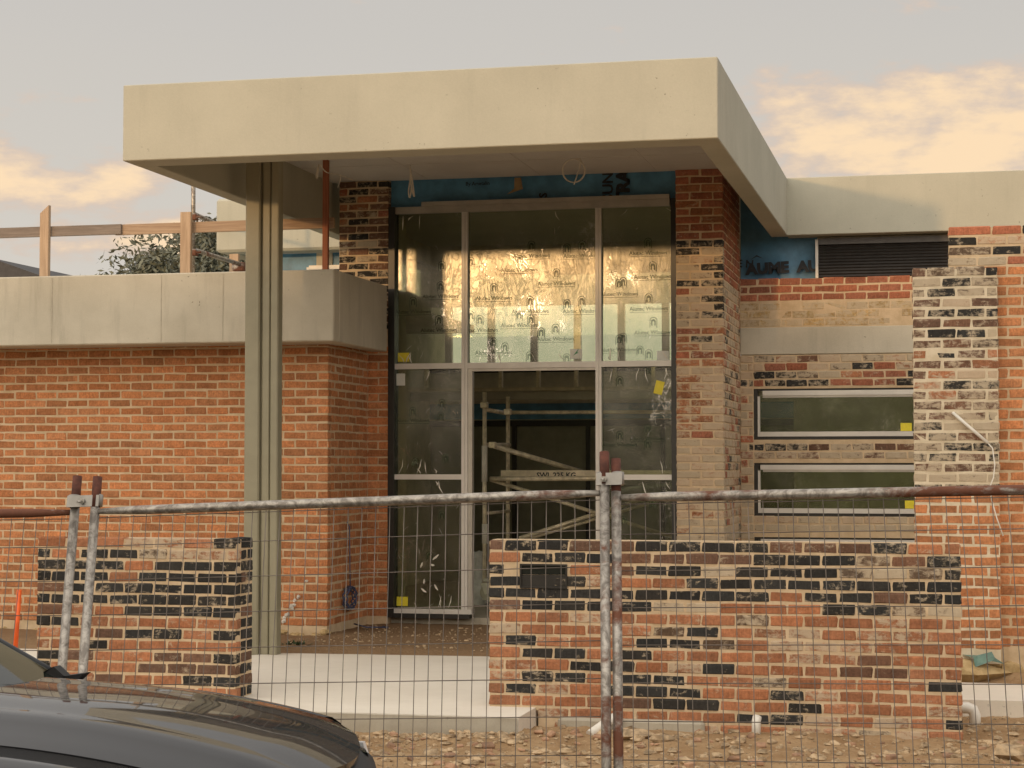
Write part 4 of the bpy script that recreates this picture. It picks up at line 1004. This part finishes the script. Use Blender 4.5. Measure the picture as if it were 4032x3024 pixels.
for sgn, nm in ((-1, 'near'), (1, 'far')):
    rows = []
    for i in range(32):
        s = i/31; x = -3.35 + s*(1.27)
        yi = (HW*(1 - .05*max((x+2.985)/1.1,0)**2))*(1 if sgn > 0 else .90) + .006; wmax = .925 - .10*max(s-.55,0)**2*3
        ze = hz(max(x,-2.99), float(sgn)) - .003
        prof = [(yi-.0, ze-.03), (yi, ze), (yi+(wmax-yi)*.35, ze-.012), (yi+(wmax-yi)*.72, ze-.045), (yi+(wmax-yi)*.93, ze-.11), (wmax, ze-.20), (wmax+.005, ze-.36), (wmax-.01, ze-.5), (wmax-.03, .05)]
        if -2.75 < x < -2.15:   # wheel arch
            az_ = .12 + .36*math.sqrt(max(0, 1-((x+2.45)/.32)**2)); prof[-1] = (wmax-.01, max(.05, az_)); prof[-2] = (wmax, max(ze-.5, az_+.02))
        rows.append([(x, CYC + sgn*a, z) for a, z in prof])
    if sgn < 0: rows = [list(reversed(r)) for r in rows]
    mb = MB(); mb.loft(rows, True); mb.build('fender', PAINT, car)
# front: lamps, grille, bumper
def fr(t, z):  return nose(t) + .0
for sgn in (-1, 1):
    rows = []
    for i in range(10):
        t_ = sgn*(.56 + .50*i/9)
        x = nose(min(abs(t_),1.0)) - .05*max(abs(t_)-1,0)*6 + .012
        z1 = hz(nose(min(abs(t_),1)) - .004, min(abs(t_),1)) - .03
        rows.append([(x-.03, CYC + HW*.96*t_, z1), (x+.02, CYC + HW*.96*t_, z1-.02), (x+.035, CYC + HW*.96*t_, z1-.10), (x+.0, CYC + HW*.96*t_, z1-.14)])
    if sgn < 0: rows = list(reversed(rows))
    mb = MB(); mb.loft(rows, True); hl = mb.build('headlight', GLASSD if False else simple('lamp_lens', (.02,.02,.022), .08, .0, .1), car)
    mb = MB(); a_ = rows[4 if sgn < 0 else 4]; x = a_[1][0]; y = CYC + HW*.96*sgn*.80; z = a_[1][2]
    mb.prism([(x+.030,y-.03,z+.004),(x+.046,y-.015,z-.07),(x+.046,y+.02,z-.07),(x+.028,y-.0,z+.004)], (-.02,0,0)); mb.build('lamp_strip', CHROME, hl)
rows = []
for k in range(25):
    t_ = -1.36 + 2.72*k/24; a_ = min(abs(t_),1.2); x = -1.80 - .27*a_**2.3 - (.16*(abs(t_)-1.2)/.16 if abs(t_) > 1.2 else 0)
    y = CYC + HW*.98*t_*(1 if abs(t_)<1.36 else 1)
    rows.append([(x+.01,y,.72),(x+.075,y,.70),(x+.10,y,.60),(x+.10,y,.42),(x+.07,y,.20),(x-.02,y,.05)])
mb = MB(); mb.loft(rows, True); mb.build('bumper', PAINT, car)
rows = []
for k in range(17):
    t_ = -.62 + 1.24*k/16; x = nose(t_); y = CYC + HW*t_
    z = hz(x-.004, t_) - .024; rows.append([(x-.03,y,z),(x+.0,y,z-.012),(x+.05,y,z-.05),(x+.075,y,.70)])
mb = MB(); mb.loft(rows, True); mb.build('grille', TRIM, car)
# cabin
mb = MB()
def wsb(t): return -3.0 - .05*abs(t)**2
ws_rows = [[Vector((wsb(t)-.02 - .62*j/6, CYC + t*(.66 - .08*j/6), 1.000 + .335*j/6 + .012*t*(1-j/6) - .02*(j/6-.5)**2)) for t in [-1+2*k/16 for k in range(17)]] for j in range(7)]
mb.loft(ws_rows, True); mb.build('windscreen', simple('windscreen_glass', (.012,.016,.012), .03, .0, .1), car)
mb = MB(); mb.loft([[Vector((-2.972 - .02*t*t, CYC + t*.66, hz(-2.99, t)-.018)) for t in [-1+2*k/16 for k in range(17)]], [Vector((wsb(t)-.01, CYC + t*.66, 1.008)) for t in [-1+2*k/16 for k in range(17)]]], True); mb.build('cowl', TRIM, car)
for sgn in (-1, 1):
    mb = MB(); mb.tube([ws_rows[j][-1 if sgn > 0 else 0] + Vector((-.01, sgn*.006, -.004)) for j in range(7)], .015, 8); mb.build('pillar', PAINT, car)
mb = MB(); c = Vector((-3.085, CYC + .575, .992))
mb.prism([c + Vector((-.10,0,-.03)), c + Vector((.085,.05,-.0)), c + Vector((.115,.06,.030)), c + Vector((.05,.03,.022)), c + Vector((.015,.02,.055)), c + Vector((-.03,0,.03))], (0,.05,0)); mb.build('cowl_corner', TRIM, car)
mb = MB(); mb.tube([(-3.02, CYC+.50, .998), (-3.10, CYC+.1, 1.03), (-3.17, CYC-.38, 1.06)], .006, 6); mb.build('wiper', TRIM, car)
rows = []
for x, zr in ((-3.62,1.33),(-4.1,1.42),(-4.9,1.44),(-5.6,1.38),(-6.0,1.29)):
    rows.append([Vector((x, CYC + t*.62, zr - .06*abs(t)**3)) for t in [-1+2*k/12 for k in range(13)]])
mb = MB(); mb.loft(list(reversed(rows)), True); mb.build('roof', PAINT, car)
for sgn in (-1, 1):
    for x0, x1 in ((-4.35,-3.36),(-5.35,-4.36)):
        mb = MB(); r_ = [[(x, CYC + sgn*a, z) for a, z in ((.915,.96),(.93,.75),(.925,.45),(.88,.08))] for x in np.linspace(x0, x1, 5)]
        if sgn < 0: r_ = [list(reversed(r)) for r in r_]
        mb.loft(r_, True); d = mb.build('door', PAINT, car)
        mb = MB(); mb.bbox(x0+.08,x0+.26,CYC+sgn*.93-.012,CYC+sgn*.93+.012,.80,.83,.005); mb.build('handle', PAINT, d)
        mb = MB(); q = [(x0+.02,CYC+sgn*.91,.965),(x1-.03,CYC+sgn*.91,.965),(x1-.03 - (.5 if x0 > -4.36 else .02),CYC+sgn*.64,1.34),(x0+.02,CYC+sgn*.64,1.36)]
        mb.prism(q, (0,-sgn*.006,0)); mb.build('side_window', simple('car_side_glass', (.012,.014,.013), .04), d)
    mb = MB(); r_ = [[(x, CYC + sgn*a, z) for a, z in ((.90,.97),(.925,.75),(.92,.45),(.86,.08))] for x in np.linspace(-6.3, -5.36, 6)]
    if sgn < 0: r_ = [list(reversed(r)) for r in r_]
    mb.loft(r_, True); mb.build('rear_quarter', PAINT, car)
    for xw in (-2.45, -5.65):
        mb = MB(); mb.tube([(xw, CYC + sgn*.92, .12), (xw, CYC + sgn*.72, .12)], .325, 28); wh = mb.build('tyre', RUBBER, car)
        mb = MB(); mb.tube([(xw, CYC + sgn*.925, .12), (xw, CYC + sgn*.90, .12)], .215, 20); mb.build('rim', RIM, wh)
mb = MB(); r_ = [[(-6.0,CYC+a,1.30),(-6.25,CYC+a,.97),(-6.36,CYC+a*1.35,.75),(-6.38,CYC+a*1.4,.3),(-6.3,CYC+a*1.35,.06)] for a in np.linspace(.62,-.62,9)]
mb.loft(r_, True); mb.build('tailgate', PAINT, car)
mb = MB(); mb.box(-6.25,-3.36,CYC-.86,CYC+.86,.02,.10); mb.build('floor_pan', TRIM, car)
mb = MB(); mb.box(-3.0,-2.0,CYC-.6,CYC+.6,.2,.86); mb.build('engine_bay', TRIM, car)

# ------------------------------------------------------------------ beyond the house
def tree(name, label, base, h, w, cb, nleaf, seed, leaf, lm, tm):
    rn = random.Random(seed); t = thing(name, label, 'tree', base); bx, by, bz = base
    mb = MB(); tips = []
    mb.tube([(bx,by,bz-.5),(bx+.1,by,bz+h*.25),(bx-.1,by,bz+h*.5)], [w*.06,w*.045,w*.03], 8)
    for k in range(12):
        a = rn.uniform(0,6.28); e = Vector((bx + math.cos(a)*w*rn.uniform(.2,.42), by + math.sin(a)*w*.3, bz + h*rn.uniform(cb+.05,.93))); s_ = Vector((bx, by, bz + h*rn.uniform(.25,.5))); m_ = (s_+e)/2 + Vector((0,0,h*.06))
        mb.tube([s_, m_, e], [w*.02, w*.012, w*.005], 5); tips.append(e)
    mb.build('trunk', tm, t)
    mb = MB()
    cl = [(tp, w*rn.uniform(.10,.19)) for tp in tips] + [(Vector((bx + rn.gauss(0,w*.22), by + rn.gauss(0,w*.15), bz + h*(cb + (1-cb)*rn.random()**.8))), w*rn.uniform(.07,.15)) for _ in range(26)]
    for c, r in cl:
        # keep the outline domed
        k = ((c.x-bx)/(w*.5))**2 + max(0,(c.z - bz - h*cb)/(h*(1-cb)))**2
        if k > 1: c = Vector((bx + (c.x-bx)/k**.5, c.y, bz + h*cb + (c.z-bz-h*cb)/k**.5))
        for _ in range(nleaf):
            d = Vector((rn.gauss(0,1), rn.gauss(0,1), rn.gauss(0,1))).normalized()*r*rn.random()**.45; d.z *= .75
            p = c + d; ax = Vector((rn.uniform(-1,1), rn.uniform(-1,1), rn.uniform(-1.2,.3))).normalized(); sd = ax.cross(Vector((rn.uniform(-1,1),rn.uniform(-1,1),rn.uniform(-1,1)))).normalized()
            l = leaf*rn.uniform(.6,1.3); mb.add([p, p + ax*l*.5 + sd*l*.16, p + ax*l, p + ax*l*.5 - sd*l*.16], [(0,1,2,3)])
    mb.build('crown', lm, t)
    return t
BARK = simple('bark', (.16,.12,.09), .9); LEAF = simple('gum_leaf', (.125,.13,.09), .6, .0, .45, 3)
p = at(745, 1075, 42.0)
tree('gum_tree', 'grey green gum tree rising behind the timber roof rail', (p.x + .9, 42.0, 0), at(700,895,42).z + .1, 7.6, .40, 1200, 3, .18, LEAF, BARK)
p = at(40, 1080, 60.0)
nh = thing('neighbour_house', 'dark tiled roof of a house behind the left wing', 'house', (p.x-3, 64, 0))
r0, r1, r2 = at(160,1085,62), at(-40,1025,62), at(-400,1090,62)
mb = MB(); mb.prism([r0, r1 + Vector((0,0,.1)), r2 , Vector((r2.x,62,r0.z-.25)), Vector((r0.x,62,r0.z-.25))], (0,8,0)); mb.build('roof', ROOFT, nh)
mb = MB(); mb.box(r2.x+.5, r0.x-.6, 62.4, 69.6, 0, r0.z-.25); mb.build('wall', WALLN, nh)
tree('gum_tree', 'bushy tree top above the dark neighbouring roof at the left edge', (at(20,1060,75).x, 75, 0), at(20,1012,75).z, 4.0, .5, 120, 5, .32, LEAF, BARK)
# houses and trees across the street, behind the photographer
for k, (x0, x1, lab) in enumerate(((-44,-24,'low cream house across the street, behind the photographer, farthest left'), (-22.5,3.5,'low cream house across the street directly behind the photographer'), (5,24,'low cream house across the street behind the photographer, at the right'))):
    nh = thing('neighbour_house', lab, 'house', ((x0+x1)/2, -16, 0), 'houses across the street')
    mb = MB(); mb.box(x0+.4, x1-.4, -20, -12.4, -.3, 2.9); mb.build('wall', WALLN, nh)
    mb = MB(); ym = -16.2; mb.add([(x0,-20.6,2.7),(x1,-20.6,2.7),(x1,-11.9,2.7),(x0,-11.9,2.7),(x0+3.5,ym,5.65),(x1-3.5,ym,5.65)], [(3,2,5,4),(1,0,4,5),(2,1,5),(0,3,4),(0,1,2,3)]); mb.build('roof', ROOFT, nh)
tree('street_tree', 'spreading tree on the far verge, behind the photographer', (-16.5,-7.5,-.2), 4.6, 5.5, .35, 120, 9, .2, LEAF, BARK)
tree('street_tree', 'smaller tree on the far verge behind the photographer', (-5.5,-7.8,-.2), 4.2, 4.5, .35, 120, 10, .2, LEAF, BARK)
